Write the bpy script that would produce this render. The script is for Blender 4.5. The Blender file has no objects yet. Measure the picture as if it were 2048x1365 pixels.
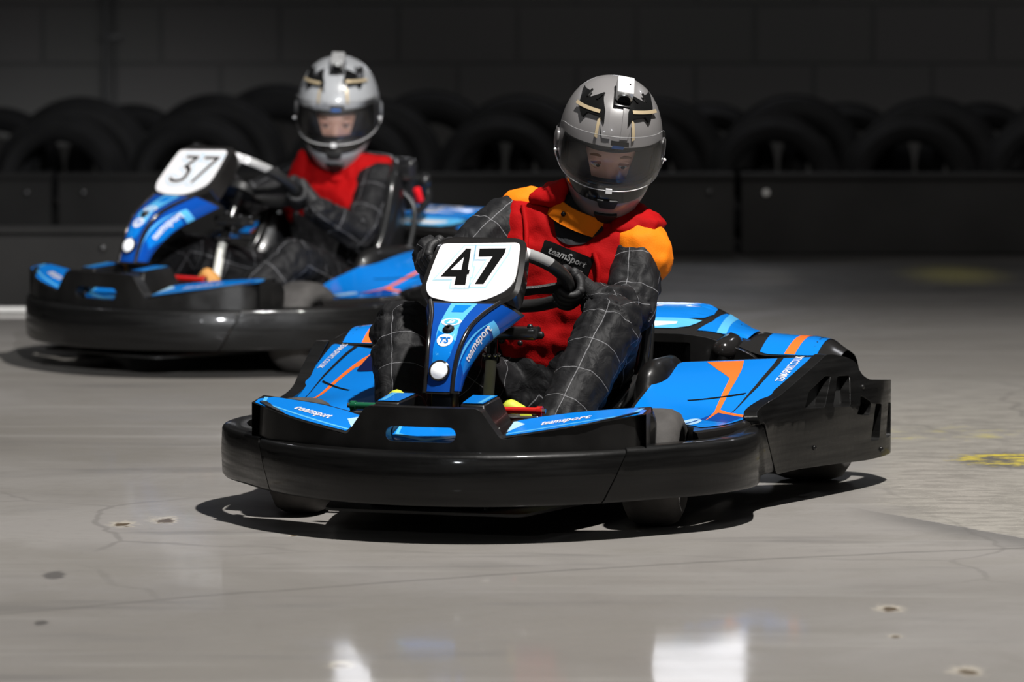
import bpy, bmesh, math, random
from math import sin, cos, pi, radians, sqrt, atan2
from mathutils import Vector, Matrix, noise
from mathutils.bvhtree import BVHTree

random.seed(7)
SC = bpy.context.scene
COL = SC.collection

# ------------------------------------------------------------------ camera, world, lamps, exposure
cam_d = bpy.data.cameras.new('camera')
cam = bpy.data.objects.new('camera', cam_d)
COL.objects.link(cam)
cam_d.sensor_width = 36.0
cam_d.lens = 11500 / 2048 * 36.0
cam_d.clip_end = 200
PITCH = math.atan((1365 / 2 + 350) / 11500)
cam.location = (0, 0, 1.52)
cam.rotation_euler = (pi / 2 - PITCH, 0, 0)
cam_d.dof.use_dof = True
cam_d.dof.focus_distance = 12.75
cam_d.dof.aperture_fstop = 4.2
SC.camera = cam

W = bpy.data.worlds.new('hall_air')
SC.world = W
W.use_nodes = True
# the unseen rest of the hall: dark all round, a little paler towards the ceiling
_wn = W.node_tree
_bg = _wn.nodes['Background']
_tc = _wn.nodes.new('ShaderNodeTexCoord')
_sx = _wn.nodes.new('ShaderNodeSeparateXYZ')
_mr = _wn.nodes.new('ShaderNodeMapRange')
_mr.inputs['From Min'].default_value = 0.05
_mr.inputs['From Max'].default_value = 0.9
_mr.inputs['To Min'].default_value = 0.012
_mr.inputs['To Max'].default_value = 0.085
_wn.links.new(_tc.outputs['Generated'], _sx.inputs[0])
_wn.links.new(_sx.outputs[2], _mr.inputs['Value'])
_wn.links.new(_mr.outputs['Result'], _bg.inputs[1])
_bg.inputs[0].default_value = (0.95, 0.97, 1.0, 1)


def lamp(name, loc, power, radius, col=(1, 1, 1), beam=None):
    """hall or fill lamp; with beam = (cone angle, soft edge) it is a hooded one pointing straight down"""
    d = bpy.data.lights.new(name, 'SPOT' if beam else 'POINT')
    if beam:
        d.spot_size, d.spot_blend = radians(beam[0]), beam[1]
    d.energy = power
    d.shadow_soft_size = radius
    d.color = col
    o = bpy.data.objects.new(name, d)
    o.location = loc
    COL.objects.link(o)
    return o


lamp('hall_or_fill_lamp', (1.62, 10.85, 6.8), 3650, 0.12, (1.0, 0.97, 0.93), (128, 0.55))
lamp('hall_or_fill_lamp', (-1.6, 5.2, 3.0), 70, 0.10, (0.92, 0.96, 1.0))  # front fill added to lighten faces and chins
sp = lamp('added_spotlight', (0.3, 5.0, 3.6), 3200, 0.10, (0.97, 0.98, 1.0), (14, 0.9))  # extra spotlight added to brighten the following kart
sp.rotation_euler = (Vector((-1.0, 16.4, 0.42)) - Vector((0.3, 5.0, 3.6))).to_track_quat('-Z', 'Y').to_euler()
lamp('hall_or_fill_lamp', (3.4, 18.6, 4.6), 40, 0.12, (0.95, 0.95, 1.0))
lamp('hall_or_fill_lamp', (-3.4, 18.3, 4.6), 22, 0.12, (0.95, 0.95, 1.0))

SC.view_settings.view_transform = 'Standard'
SC.view_settings.look = 'None'
SC.view_settings.exposure = 0.0
SC.view_settings.gamma = 1.0
SC.view_settings.use_curve_mapping = False


# ------------------------------------------------------------------ materials
def srgb(r, g, b):
    f = lambda c: ((c / 255 + 0.055) / 1.055) ** 2.4 if c > 10 else c / 255 / 12.92
    return (f(r), f(g), f(b), 1)


def pmat(name, col, rough=0.5, metal=0.0, spec=0.5, coat=0.0, bump=None, var=None, rvar=None, **kw):
    """Principled material; bump=(scale, strength), var=(scale, amount) colour mottling, rvar=(scale vector, lo, hi)"""
    m = bpy.data.materials.new(name)
    m.use_nodes = True
    nt = m.node_tree
    b = nt.nodes['Principled BSDF']
    b.inputs['Base Color'].default_value = col
    b.inputs['Roughness'].default_value = rough
    b.inputs['Metallic'].default_value = metal
    b.inputs['Specular IOR Level'].default_value = spec
    b.inputs['Coat Weight'].default_value = coat
    b.inputs['Coat Roughness'].default_value = 0.06
    for k, v in kw.items():
        b.inputs[k].default_value = v
    if bump or var or rvar:
        tc = nt.nodes.new('ShaderNodeTexCoord')
    if bump:
        n = nt.nodes.new('ShaderNodeTexNoise')
        n.inputs['Scale'].default_value = bump[0]
        n.inputs['Detail'].default_value = 4
        bp = nt.nodes.new('ShaderNodeBump')
        bp.inputs['Strength'].default_value = bump[1]
        bp.inputs['Distance'].default_value = 0.004
        nt.links.new(tc.outputs['Object'], n.inputs['Vector'])
        nt.links.new(n.outputs['Fac'], bp.inputs['Height'])
        nt.links.new(bp.outputs['Normal'], b.inputs['Normal'])
    if var:
        n = nt.nodes.new('ShaderNodeTexNoise')
        n.inputs['Scale'].default_value = var[0]
        n.inputs['Detail'].default_value = 6
        r = nt.nodes.new('ShaderNodeMapRange')
        r.inputs['From Min'].default_value = 0.3
        r.inputs['From Max'].default_value = 0.75
        r.inputs['To Min'].default_value = 1 - var[1]
        r.inputs['To Max'].default_value = 1 + var[1]
        mx = nt.nodes.new('ShaderNodeMix')
        mx.data_type = 'RGBA'
        mx.blend_type = 'MULTIPLY'
        mx.inputs[0].default_value = 1
        mx.inputs[6].default_value = col
        nt.links.new(tc.outputs['Object'], n.inputs['Vector'])
        nt.links.new(n.outputs['Fac'], r.inputs['Value'])
        nt.links.new(r.outputs['Result'], mx.inputs[7])
        nt.links.new(mx.outputs[2], b.inputs['Base Color'])
    if rvar:
        mp = nt.nodes.new('ShaderNodeMapping')
        mp.inputs['Scale'].default_value = rvar[0]
        n = nt.nodes.new('ShaderNodeTexNoise')
        n.inputs['Scale'].default_value = 1
        n.inputs['Detail'].default_value = 6
        r = nt.nodes.new('ShaderNodeMapRange')
        r.inputs['From Min'].default_value = 0.35
        r.inputs['From Max'].default_value = 0.7
        r.inputs['To Min'].default_value = rvar[1]
        r.inputs['To Max'].default_value = rvar[2]
        nt.links.new(tc.outputs['Object'], mp.inputs['Vector'])
        nt.links.new(mp.outputs['Vector'], n.inputs['Vector'])
        nt.links.new(n.outputs['Fac'], r.inputs['Value'])
        nt.links.new(r.outputs['Result'], b.inputs['Roughness'])
    return m


M = {}
M['black'] = pmat('black_plastic', (0.0075, 0.0072, 0.0070, 1), 0.36, spec=0.35, coat=0.2, bump=(90, 0.05), rvar=((14, 14, 14), 0.28, 0.5))
M['band'] = pmat('scuffed_black_plastic', (0.0052, 0.0051, 0.0050, 1), 0.4, spec=0.22, coat=0.3, bump=(60, 0.12), var=(6, 0.25),
                 rvar=((5, 5, 90), 0.24, 0.58))
M['gloss'] = pmat('gloss_black_plastic', (0.014, 0.013, 0.0125, 1), 0.16, coat=0.4)
M['dark'] = pmat('dark_recess_plastic', (0.006, 0.006, 0.006, 1), 0.6)
M['blue'] = pmat('blue_vinyl', srgb(10, 122, 214), 0.13, spec=0.3, coat=0.1)
M['deepblue'] = pmat('deep_blue_vinyl', srgb(14, 72, 160), 0.13, spec=0.3, coat=0.1)
M['navy'] = pmat('navy_vinyl', srgb(16, 26, 70), 0.13, spec=0.3, coat=0.1)
M['sky'] = pmat('light_blue_vinyl', srgb(92, 186, 240), 0.22, coat=0.4)
M['pale'] = pmat('pale_blue_vinyl', srgb(176, 214, 236), 0.25, coat=0.3)
M['orange'] = pmat('orange_vinyl', srgb(250, 118, 44), 0.25, coat=0.4)
M['white'] = pmat('white_vinyl', srgb(238, 236, 238), 0.22, coat=0.4)
M['ink'] = pmat('black_vinyl', (0.006, 0.006, 0.006, 1), 0.22, spec=0.3)
M['tyre'] = pmat('dusty_rubber', (0.064, 0.060, 0.057, 1), 0.78, spec=0.3, var=(30, 0.2), bump=(220, 0.12))
M['oldtyre'] = pmat('old_car_tyre_rubber', (0.009, 0.009, 0.0095, 1), 0.75, spec=0.3, var=(9, 0.4), bump=(40, 0.25))
M['rim'] = pmat('dark_rim_metal', (0.03, 0.03, 0.032, 1), 0.4, metal=0.7)
M['steel'] = pmat('zinc_steel', (0.55, 0.55, 0.54, 1), 0.28, metal=1.0)
M['pipe'] = pmat('grey_tube_steel', (0.82, 0.81, 0.74, 1), 0.3, metal=0.0)
M['frame'] = pmat('black_painted_tube', (0.014, 0.014, 0.014, 1), 0.22, coat=0.3)
M['red'] = pmat('red_painted_metal', srgb(190, 30, 22), 0.3, coat=0.3)
M['green'] = pmat('green_painted_metal', srgb(14, 92, 60), 0.35, coat=0.3)
M['grip'] = pmat('steering_grip_rubber', (0.016, 0.016, 0.016, 1), 0.42, bump=(160, 0.15))
M['silverlabel'] = pmat('silver_grip_label', (0.30, 0.30, 0.30, 1), 0.35)
M['redlight'] = pmat('red_plastic', srgb(235, 30, 40), 0.35)
M['seat'] = pmat('seat_plastic', (0.012, 0.012, 0.013, 1), 0.3, coat=0.2)
M['brown'] = pmat('brown_rag', srgb(150, 105, 50), 0.85)
M['lens'] = pmat('headlamp_lens', (0.9, 0.92, 0.95, 1), 0.1)
_b = M['lens'].node_tree.nodes['Principled BSDF']
_b.inputs['Emission Color'].default_value = (1, 0.98, 0.95, 1)
_b.inputs['Emission Strength'].default_value = 0.35
# people
M['vest'] = pmat('red_vest_fabric', srgb(158, 6, 9), 0.8, spec=0.12, bump=(300, 0.2), var=(14, 0.12))
M['vest_orange'] = pmat('orange_fabric', srgb(240, 126, 16), 0.75, spec=0.15, bump=(300, 0.2))
M['glove'] = pmat('black_glove_fabric', (0.011, 0.011, 0.012, 1), 0.6, bump=(220, 0.2))
M['skin'] = pmat('skin', srgb(238, 186, 164), 0.5, var=(30, 0.06))
M['skin'].node_tree.nodes['Principled BSDF'].inputs['Subsurface Weight'].default_value = 0.08
M['lid'] = pmat('eyelid_skin', srgb(150, 98, 84), 0.55)
M['brow'] = pmat('eyebrow_hair', srgb(150, 104, 78), 0.85)
M['eyewhite'] = pmat('eye_white', srgb(205, 205, 205), 0.2)
M['iris'] = pmat('eye_iris', srgb(50, 42, 40), 0.15)
M['lips'] = pmat('lips', srgb(170, 100, 95), 0.5)
M['padding'] = pmat('helmet_padding', (0.010, 0.010, 0.013, 1), 0.85)
M['shell47'] = pmat('satin_grey_helmet_paint', srgb(118, 116, 116), 0.33, coat=0.25)
M['shell37'] = pmat('light_grey_helmet_paint', srgb(158, 160, 163), 0.33, coat=0.3)
M['champagne'] = pmat('champagne_foil', srgb(190, 172, 140), 0.35, metal=0.3)
M['camsilver'] = pmat('silver_camera_shell', srgb(232, 232, 232), 0.3, metal=0.1)
M['shoeyellow'] = pmat('yellow_shoe', srgb(196, 206, 60), 0.6)
M['shoetan'] = pmat('tan_shoe_sole', srgb(196, 140, 72), 0.7)
M['shoedark'] = pmat('dark_shoe', (0.03, 0.03, 0.035, 1), 0.7)


def visor_mat():
    m = bpy.data.materials.new('clear_visor')
    m.use_nodes = True
    nt = m.node_tree
    nt.nodes.remove(nt.nodes['Principled BSDF'])
    out = nt.nodes['Material Output']
    gl = nt.nodes.new('ShaderNodeBsdfGlossy')
    gl.inputs['Roughness'].default_value = 0.04
    gl.inputs['Color'].default_value = (1, 1, 1, 1)
    tr = nt.nodes.new('ShaderNodeBsdfTransparent')
    tr.inputs['Color'].default_value = (0.96, 0.96, 0.97, 1)
    fr = nt.nodes.new('ShaderNodeFresnel')
    fr.inputs['IOR'].default_value = 1.45
    mx = nt.nodes.new('ShaderNodeMixShader')
    nt.links.new(fr.outputs[0], mx.inputs[0])
    nt.links.new(tr.outputs[0], mx.inputs[1])
    nt.links.new(gl.outputs[0], mx.inputs[2])
    df = nt.nodes.new('ShaderNodeBsdfGlossy')          # fine scuffs scatter a little light
    df.inputs['Roughness'].default_value = 0.45
    m2 = nt.nodes.new('ShaderNodeMixShader')
    m2.inputs[0].default_value = 0.06
    nt.links.new(mx.outputs[0], m2.inputs[1])
    nt.links.new(df.outputs[0], m2.inputs[2])
    nt.links.new(m2.outputs[0], out.inputs['Surface'])
    return m


M['visor'] = visor_mat()


def suit_mat():
    """charcoal race suit with a thin white check; the 'cloth' attribute holds (length along limb, cos, sin)"""
    m = bpy.data.materials.new('charcoal_check_suit')
    m.use_nodes = True
    nt = m.node_tree
    b = nt.nodes['Principled BSDF']
    b.inputs['Roughness'].default_value = 0.62
    b.inputs['Specular IOR Level'].default_value = 0.22
    at = nt.nodes.new('ShaderNodeAttribute')
    at.attribute_name = 'cloth'
    sp = nt.nodes.new('ShaderNodeSeparateXYZ')
    nt.links.new(at.outputs['Vector'], sp.inputs[0])

    def mth(op, a, b_=None, c=None):
        n = nt.nodes.new('ShaderNodeMath')
        n.operation = op
        for i, v in enumerate((a, b_, c)):
            if v is None:
                continue
            if isinstance(v, (int, float)):
                n.inputs[i].default_value = v
            else:
                nt.links.new(v, n.inputs[i])
        return n.outputs[0]
    s1 = mth('ABSOLUTE', mth('SINE', mth('MULTIPLY', sp.outputs[0], pi / 0.088)))
    l1 = mth('LESS_THAN', s1, 0.030)
    onlimb = mth('GREATER_THAN', sp.outputs[0], 0.02)
    s2 = mth('ABSOLUTE', sp.outputs[2])
    l2 = mth('MULTIPLY', mth('LESS_THAN', s2, 0.055), mth('GREATER_THAN', sp.outputs[1], 0.3))
    ln = mth('MULTIPLY', mth('MAXIMUM', l1, l2), onlimb)
    mx = nt.nodes.new('ShaderNodeMix')
    mx.data_type = 'RGBA'
    mx.inputs[6].default_value = (0.0095, 0.0095, 0.0105, 1)
    mx.inputs[7].default_value = (0.17, 0.17, 0.18, 1)
    nt.links.new(ln, mx.inputs[0])
    nt.links.new(mx.outputs[2], b.inputs['Base Color'])
    tc = nt.nodes.new('ShaderNodeTexCoord')
    n1 = nt.nodes.new('ShaderNodeTexNoise')
    n1.inputs['Scale'].default_value = 22
    n1.inputs['Detail'].default_value = 3
    n1.inputs['Distortion'].default_value = 0.8
    n2 = nt.nodes.new('ShaderNodeTexNoise')
    n2.inputs['Scale'].default_value = 420
    nt.links.new(tc.outputs['Object'], n1.inputs['Vector'])
    nt.links.new(tc.outputs['Object'], n2.inputs['Vector'])
    bp = nt.nodes.new('ShaderNodeBump')
    bp.inputs['Strength'].default_value = 0.55
    bp.inputs['Distance'].default_value = 0.012
    b2 = nt.nodes.new('ShaderNodeBump')
    b2.inputs['Strength'].default_value = 0.2
    b2.inputs['Distance'].default_value = 0.001
    nt.links.new(n1.outputs['Fac'], bp.inputs['Height'])
    nt.links.new(n2.outputs['Fac'], b2.inputs['Height'])
    nt.links.new(bp.outputs['Normal'], b2.inputs['Normal'])
    nt.links.new(b2.outputs['Normal'], b.inputs['Normal'])
    return m


M['suit'] = suit_mat()


# ------------------------------------------------------------------ mesh helpers
def cr(pts, n=8, closed=False):
    """Catmull-Rom through pts, n steps per span"""
    P = [Vector(p) for p in pts]
    L = len(P)
    out = []
    for i in range(L if closed else L - 1):
        p0 = P[(i - 1) % L] if (closed or i > 0) else P[0] * 2 - P[1]
        p1, p2 = P[i], P[(i + 1) % L]
        p3 = P[(i + 2) % L] if (closed or i + 2 < L) else P[-1] * 2 - P[-2]
        for k in range(n):
            t = k / n
            out.append(0.5 * ((2 * p1) + (p2 - p0) * t + (2 * p0 - 5 * p1 + 4 * p2 - p3) * t * t +
                              (3 * p1 - p0 - 3 * p2 + p3) * t ** 3))
    if not closed:
        out.append(P[-1].copy())
    return out


def lerp_tab(tab, x):
    """piecewise linear table [(x, v or tuple)]"""
    if x <= tab[0][0]:
        return tab[0][1]
    for (a, va), (b, vb) in zip(tab, tab[1:]):
        if x <= b:
            t = (x - a) / (b - a)
            if isinstance(va, (int, float)):
                return va + (vb - va) * t
            return tuple(p + (q - p) * t for p, q in zip(va, vb))
    return tab[-1][1]


def fill2d(poly, holes=(), maxlen=0.02):
    """triangulated, subdivided 2D polygon with holes -> (list of (a,b), list of tris, boundary edges)"""
    bm = bmesh.new()
    for loop in [poly] + list(holes):
        # densify outline
        vs = []
        n = len(loop)
        for i in range(n):
            a, b = Vector(loop[i][:2]), Vector(loop[(i + 1) % n][:2])
            k = max(1, int((b - a).length / maxlen + 0.999))
            for j in range(k):
                p = a + (b - a) * (j / k)
                vs.append(bm.verts.new((p.x, p.y, 0)))
        for i in range(len(vs)):
            bm.edges.new((vs[i], vs[(i + 1) % len(vs)]))
    bmesh.ops.triangle_fill(bm, use_beauty=True, use_dissolve=False, edges=bm.edges[:], normal=(0, 0, 1))
    for _ in range(5):
        le = [e for e in bm.edges if e.calc_length() > maxlen * 1.7 and not e.is_boundary]
        if not le:
            break
        bmesh.ops.subdivide_edges(bm, edges=le, cuts=1, use_grid_fill=False)
        bmesh.ops.triangulate(bm, faces=[f for f in bm.faces if len(f.verts) > 3])
    bmesh.ops.recalc_face_normals(bm, faces=bm.faces[:])
    if bm.faces and sum(f.normal.z for f in bm.faces) < 0:
        bmesh.ops.reverse_faces(bm, faces=bm.faces[:])
    bm.verts.index_update()
    V = [(v.co.x, v.co.y) for v in bm.verts]
    F = [tuple(v.index for v in f.verts) for f in bm.faces]
    B = []
    for e in bm.edges:
        if e.is_boundary:
            l = e.link_loops[0]
            B.append((l.vert.index, l.link_loop_next.vert.index))
    bm.free()
    return V, F, B


def rrect(x0, y0, x1, y1, r, n=5):
    out = []
    for cx, cy, a0 in ((x1 - r, y1 - r, 0), (x0 + r, y1 - r, 90), (x0 + r, y0 + r, 180), (x1 - r, y0 + r, 270)):
        for k in range(n + 1):
            a = radians(a0 + 90 * k / n)
            out.append((cx + r * cos(a), cy + r * sin(a)))
    return out


def rpoly(pts, r, n=4):
    """polygon with rounded corners; r a number or one per corner"""
    out = []
    L = len(pts)
    for i in range(L):
        p, a, b = Vector(pts[i]), Vector(pts[i - 1]), Vector(pts[(i + 1) % L])
        rr = r if isinstance(r, (int, float)) else r[i]
        da, db = (a - p), (b - p)
        d = min(rr, da.length * 0.45, db.length * 0.45)
        A, B = p + da.normalized() * d, p + db.normalized() * d
        for k in range(n + 1):
            t = k / n
            q = A * (1 - t) ** 2 + p * 2 * t * (1 - t) + B * t * t
            out.append((q.x, q.y))
    return out


def circ(cx, cy, r, n=24, ry=None):
    return [(cx + r * cos(2 * pi * k / n), cy + (ry or r) * sin(2 * pi * k / n)) for k in range(n)]


class MB:
    """collects geometry into one mesh"""
    def __init__(s):
        s.v, s.f, s.m, s.mats = [], [], [], []

    def mi(s, mat):
        if mat not in s.mats:
            s.mats.append(mat)
        return s.mats.index(mat)

    def add(s, V, F, mat):
        o = len(s.v)
        s.v += [tuple(p) for p in V]
        k = s.mi(mat)
        for f in F:
            s.f.append(tuple(i + o for i in f))
            s.m.append(k)
        return s

    def addbm(s, bm, mat):
        bm.verts.index_update()
        s.add([v.co.copy() for v in bm.verts], [tuple(v.index for v in f.verts) for f in bm.faces], mat)
        bm.free()
        return s

    def grid(s, rows, mat, wrap_u=False, wrap_v=False, flip=False):
        """rows: list of equal-length point lists"""
        n, m_ = len(rows), len(rows[0])
        V = [p for r in rows for p in r]
        F = []
        for i in range(n if wrap_u else n - 1):
            for j in range(m_ if wrap_v else m_ - 1):
                q = (i * m_ + j, i * m_ + (j + 1) % m_, ((i + 1) % n) * m_ + (j + 1) % m_, ((i + 1) % n) * m_ + j)
                F.append(q[::-1] if flip else q)
        return s.add(V, F, mat)

    def box(s, c, size, mat, bevel=0.003, rot=None, seg=2):
        bm = bmesh.new()
        bmesh.ops.create_cube(bm, size=1)
        for v in bm.verts:
            v.co = Vector((v.co.x * size[0], v.co.y * size[1], v.co.z * size[2]))
        if bevel:
            bmesh.ops.bevel(bm, geom=bm.edges[:], offset=bevel, segments=seg, affect='EDGES', profile=0.5)
        mt = Matrix.Translation(c) @ (rot.to_4x4() if rot is not None else Matrix.Identity(4))
        bmesh.ops.transform(bm, matrix=mt, verts=bm.verts[:])
        return s.addbm(bm, mat)

    def tube(s, pts, r, mat, n=12, closed=False, caps=True):
        P = [Vector(p) for p in pts]
        L = len(P)
        rows = []
        up = None
        for i in range(L):
            if closed:
                t = (P[(i + 1) % L] - P[i - 1]).normalized()
            else:
                t = (P[min(i + 1, L - 1)] - P[max(i - 1, 0)]).normalized()
            if up is None:
                up = Vector((0, 0, 1)) if abs(t.z) < 0.9 else Vector((1, 0, 0))
            a = t.cross(up).normalized()
            up = a.cross(t).normalized()
            rr = r[i] if isinstance(r, (list, tuple)) else r
            rows.append([P[i] + a * cos(2 * pi * k / n) * rr + up * sin(2 * pi * k / n) * rr for k in range(n)])
        s.grid(rows, mat, wrap_u=closed, wrap_v=True)
        if caps and not closed:
            o = len(s.v) - L * n
            k = s.mi(mat)
            s.f.append(tuple(o + j for j in range(n)))
            s.f.append(tuple(o + (L - 1) * n + j for j in reversed(range(n))))
            s.m += [k, k]
        return s

    def lathe(s, prof, mat, n=40, mtx=None, closed=False):
        """prof: [(radius, axial)] about local Y"""
        mtx = mtx or Matrix.Identity(4)
        rows = []
        for k in range(n):
            a = 2 * pi * k / n
            rows.append([mtx @ Vector((r * cos(a), y, r * sin(a))) for r, y in prof])
        return s.grid(rows, mat, wrap_u=True, wrap_v=closed)

    def slab(s, poly, mapf, d, mat, holes=(), maxlen=0.02, back=True, side=None):
        """sheet poly (2D) mapped by mapf(a, b, depth) with thickness d"""
        V, F, B = fill2d(poly, holes, maxlen)
        n = len(V)
        top = [mapf(a, b, 0) for a, b in V]
        if not d:
            return s.add(top, F, mat)
        bot = [mapf(a, b, d) for a, b in V]
        s.add(top + bot, F + ([tuple(i + n for i in f[::-1]) for f in F] if back else []), mat)
        o = len(s.v) - 2 * n
        k = s.mi(side or mat)
        for a, b in B:
            s.f.append((o + b, o + a, o + a + n, o + b + n))
            s.m.append(k)
        return s

    def sphere(s, c, r, mat, seg=20, ring=12, mtx=None):
        bm = bmesh.new()
        bmesh.ops.create_uvsphere(bm, u_segments=seg, v_segments=ring, radius=1)
        rr = r if isinstance(r, (tuple, list)) else (r, r, r)
        mt = Matrix.Translation(c) @ (mtx or Matrix.Identity(4)) @ Matrix.Diagonal((*rr, 1))
        bmesh.ops.transform(bm, matrix=mt, verts=bm.verts[:])
        return s.addbm(bm, mat)

    def hull(s, balls, mat, sub=2):
        """convex hull of spheres (centre, radius)"""
        bm = bmesh.new()
        for c, r in balls:
            rr = r if isinstance(r, (tuple, list)) else (r, r, r)
            bmesh.ops.create_icosphere(bm, subdivisions=sub, radius=1,
                                       matrix=Matrix.Translation(c) @ Matrix.Diagonal((*rr, 1)))
        g = bmesh.ops.convex_hull(bm, input=bm.verts[:])
        dead = [e for e in g['geom_interior'] if isinstance(e, bmesh.types.BMVert)]
        bmesh.ops.delete(bm, geom=dead, context='VERTS')
        loose = [v for v in bm.verts if not v.link_faces]
        bmesh.ops.delete(bm, geom=loose, context='VERTS')
        bmesh.ops.recalc_face_normals(bm, faces=bm.faces[:])
        return s.addbm(bm, mat)

    def mirror_y(s):
        """append the y-mirror of everything"""
        o = len(s.v)
        s.v += [(x, -y, z) for x, y, z in s.v]
        nf = len(s.f)
        for i in range(nf):
            s.f.append(tuple(j + o for j in s.f[i][::-1]))
            s.m.append(s.m[i])
        return s

    def flipped(s):
        """a y-mirrored copy"""
        t = MB()
        t.v = [(x, -y, z) for x, y, z in s.v]
        t.f = [f[::-1] for f in s.f]
        t.m = list(s.m)
        t.mats = list(s.mats)
        return t

    def mesh(s, name, origin=(0, 0, 0), sharp=32, smooth=True):
        me = bpy.data.meshes.new(name)
        o = Vector(origin)
        me.from_pydata([Vector(p) - o for p in s.v], [], s.f)
        for m_ in s.mats:
            me.materials.append(M[m_])
        me.polygons.foreach_set('material_index', s.m)
        me.polygons.foreach_set('use_smooth', [smooth] * len(s.f))
        if smooth and sharp:
            me.set_sharp_from_angle(angle=radians(sharp))
        me.update()
        return me

    def obj(s, name, parent=None, origin=(0, 0, 0), sharp=32, bevel=None, solid=None, smooth=True, label=None):
        ob = bpy.data.objects.new(name, s.mesh(name, origin, sharp, smooth))
        COL.objects.link(ob)
        if parent:
            ob.parent = parent
        if solid:
            md = ob.modifiers.new('solid', 'SOLIDIFY')
            md.thickness = solid
            md.offset = -1
        if bevel:
            md = ob.modifiers.new('bevel', 'BEVEL')
            md.width = bevel
            md.segments = 2
            md.limit_method = 'ANGLE'
            md.angle_limit = radians(40)
        if label:
            ob['label'] = label
        return ob


def tag(o, label, cat, group=None, kind=None):
    o['label'] = label
    o['category'] = cat
    if group:
        o['group'] = group
    if kind:
        o['kind'] = kind
    return o


def empty(name, loc, rz=0):
    o = bpy.data.objects.new(name, None)
    o.empty_display_size = 0.1
    o.location = loc
    o.rotation_euler = (0, 0, rz)
    COL.objects.link(o)
    return o


_txt = {}


def text2d(body, shear=0.0, width=None, height=None, bold=0.0):
    """flat triangulated lettering -> (verts 2D centred on origin, faces); fitted to width and/or height"""
    c = bpy.data.curves.new('lettering', 'FONT')
    c.body = body
    c.shear = shear
    c.offset = bold
    c.resolution_u = 2
    c.fill_mode = 'FRONT'
    o = bpy.data.objects.new('lettering', c)
    COL.objects.link(o)
    dg = bpy.context.evaluated_depsgraph_get()
    me = bpy.data.meshes.new_from_object(o.evaluated_get(dg))
    V = [(v.co.x, v.co.y) for v in me.vertices]
    F = [tuple(p.vertices) for p in me.polygons]
    bpy.data.objects.remove(o)
    bpy.data.curves.remove(c)
    bpy.data.meshes.remove(me)
    xs, ys = [p[0] for p in V], [p[1] for p in V]
    w, h = max(xs) - min(xs), max(ys) - min(ys)
    sx = (width / w) if width else (height / h)
    sy = (height / h) if height else sx
    cx, cy = (max(xs) + min(xs)) / 2, (max(ys) + min(ys)) / 2
    return [((x - cx) * sx, (y - cy) * sy) for x, y in V], F


def lettering(mb, body, mapf, mat, shear=0.0, width=None, height=None, bold=0.0):
    V, F = text2d(body, shear, width, height, bold)
    mb.add([mapf(a, b) for a, b in V], F, mat)


# ------------------------------------------------------------------ kart surfaces, kart frame: x forward, y to its left, z up,
# origin on the ground below the middle of the front axle
def _tab(tab, u):
    """smooth interpolation through evenly spaced tuples, u in 0..1"""
    n = len(tab) - 1
    x = min(max(u, 0.0), 1.0) * n
    i = min(int(x), n - 1)
    t = x - i
    p1, p2 = tab[i], tab[i + 1]
    p0 = tab[i - 1] if i > 0 else tuple(2 * a - b for a, b in zip(p1, p2))
    p3 = tab[i + 2] if i + 2 <= n else tuple(2 * b - a for a, b in zip(p1, p2))
    return tuple(0.5 * (2 * b + (c - a) * t + (2 * a - 5 * b + 4 * c - d) * t * t + (3 * b - a - 3 * c + d) * t ** 3)
                 for a, b, c, d in zip(p0, p1, p2, p3))


def _sub(a, b): return tuple(p - q for p, q in zip(a, b))


def _crs(a, b): return (a[1] * b[2] - a[2] * b[1], a[2] * b[0] - a[0] * b[2], a[0] * b[1] - a[1] * b[0])


def surf_off(fn, u, v, h, sgn=1.0):
    """point of a surface lifted by h along its normal"""
    e = 2e-3
    p = fn(u, v)
    n = _crs(_sub(fn(u + e, v), fn(u - e, v)), _sub(fn(u, v + e), fn(u, v - e)))
    L = sqrt(sum(c * c for c in n)) or 1
    return tuple(a + sgn * h * c / L for a, c in zip(p, n))


POD_O = [(0.035, 0.500, 0.212), (-0.10, 0.530, 0.209), (-0.21, 0.541, 0.208), (-0.31, 0.550, 0.213), (-0.45, 0.565, 0.244),
         (-0.61, 0.582, 0.278), (-0.77, 0.600, 0.309)]
POD_I = [(-0.150, 0.290, 0.208), (-0.190, 0.290, 0.224), (-0.235, 0.290, 0.240), (-0.295, 0.290, 0.256), (-0.37, 0.291, 0.276),
         (-0.46, 0.294, 0.292), (-0.56, 0.300, 0.304)]


def pod(u, v):
    """ramp beside the seat: u from the low front to the high rear, v from the outer edge in to the seat"""
    o, i = _tab(POD_O, u), _tab(POD_I, u)
    w = max(0.0, 1 - u * 3)
    vx = v + (max(v, 0) ** 0.35 - v) * w if v > 0 else v
    p = [o[0] + (i[0] - o[0]) * vx, o[1] + (i[1] - o[1]) * v, o[2] + (i[2] - o[2]) * v]
    p[2] += 0.008 * sin(pi * min(max(v, 0), 1)) * min(1, 2 * u) * (1 - u)
    return tuple(p)


WING_F = [(0.388, 0.172, 0.222), (0.365, 0.245, 0.234), (0.325, 0.325, 0.247), (0.222, 0.446, 0.266)]
WING_B = [(0.270, 0.165, 0.250), (0.235, 0.230, 0.258), (0.200, 0.300, 0.266), (0.160, 0.440, 0.276)]


def wing(u, v):
    o, i = _tab(WING_F, u), _tab(WING_B, u)
    return tuple(a + (b - a) * v for a, b in zip(o, i))


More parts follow.
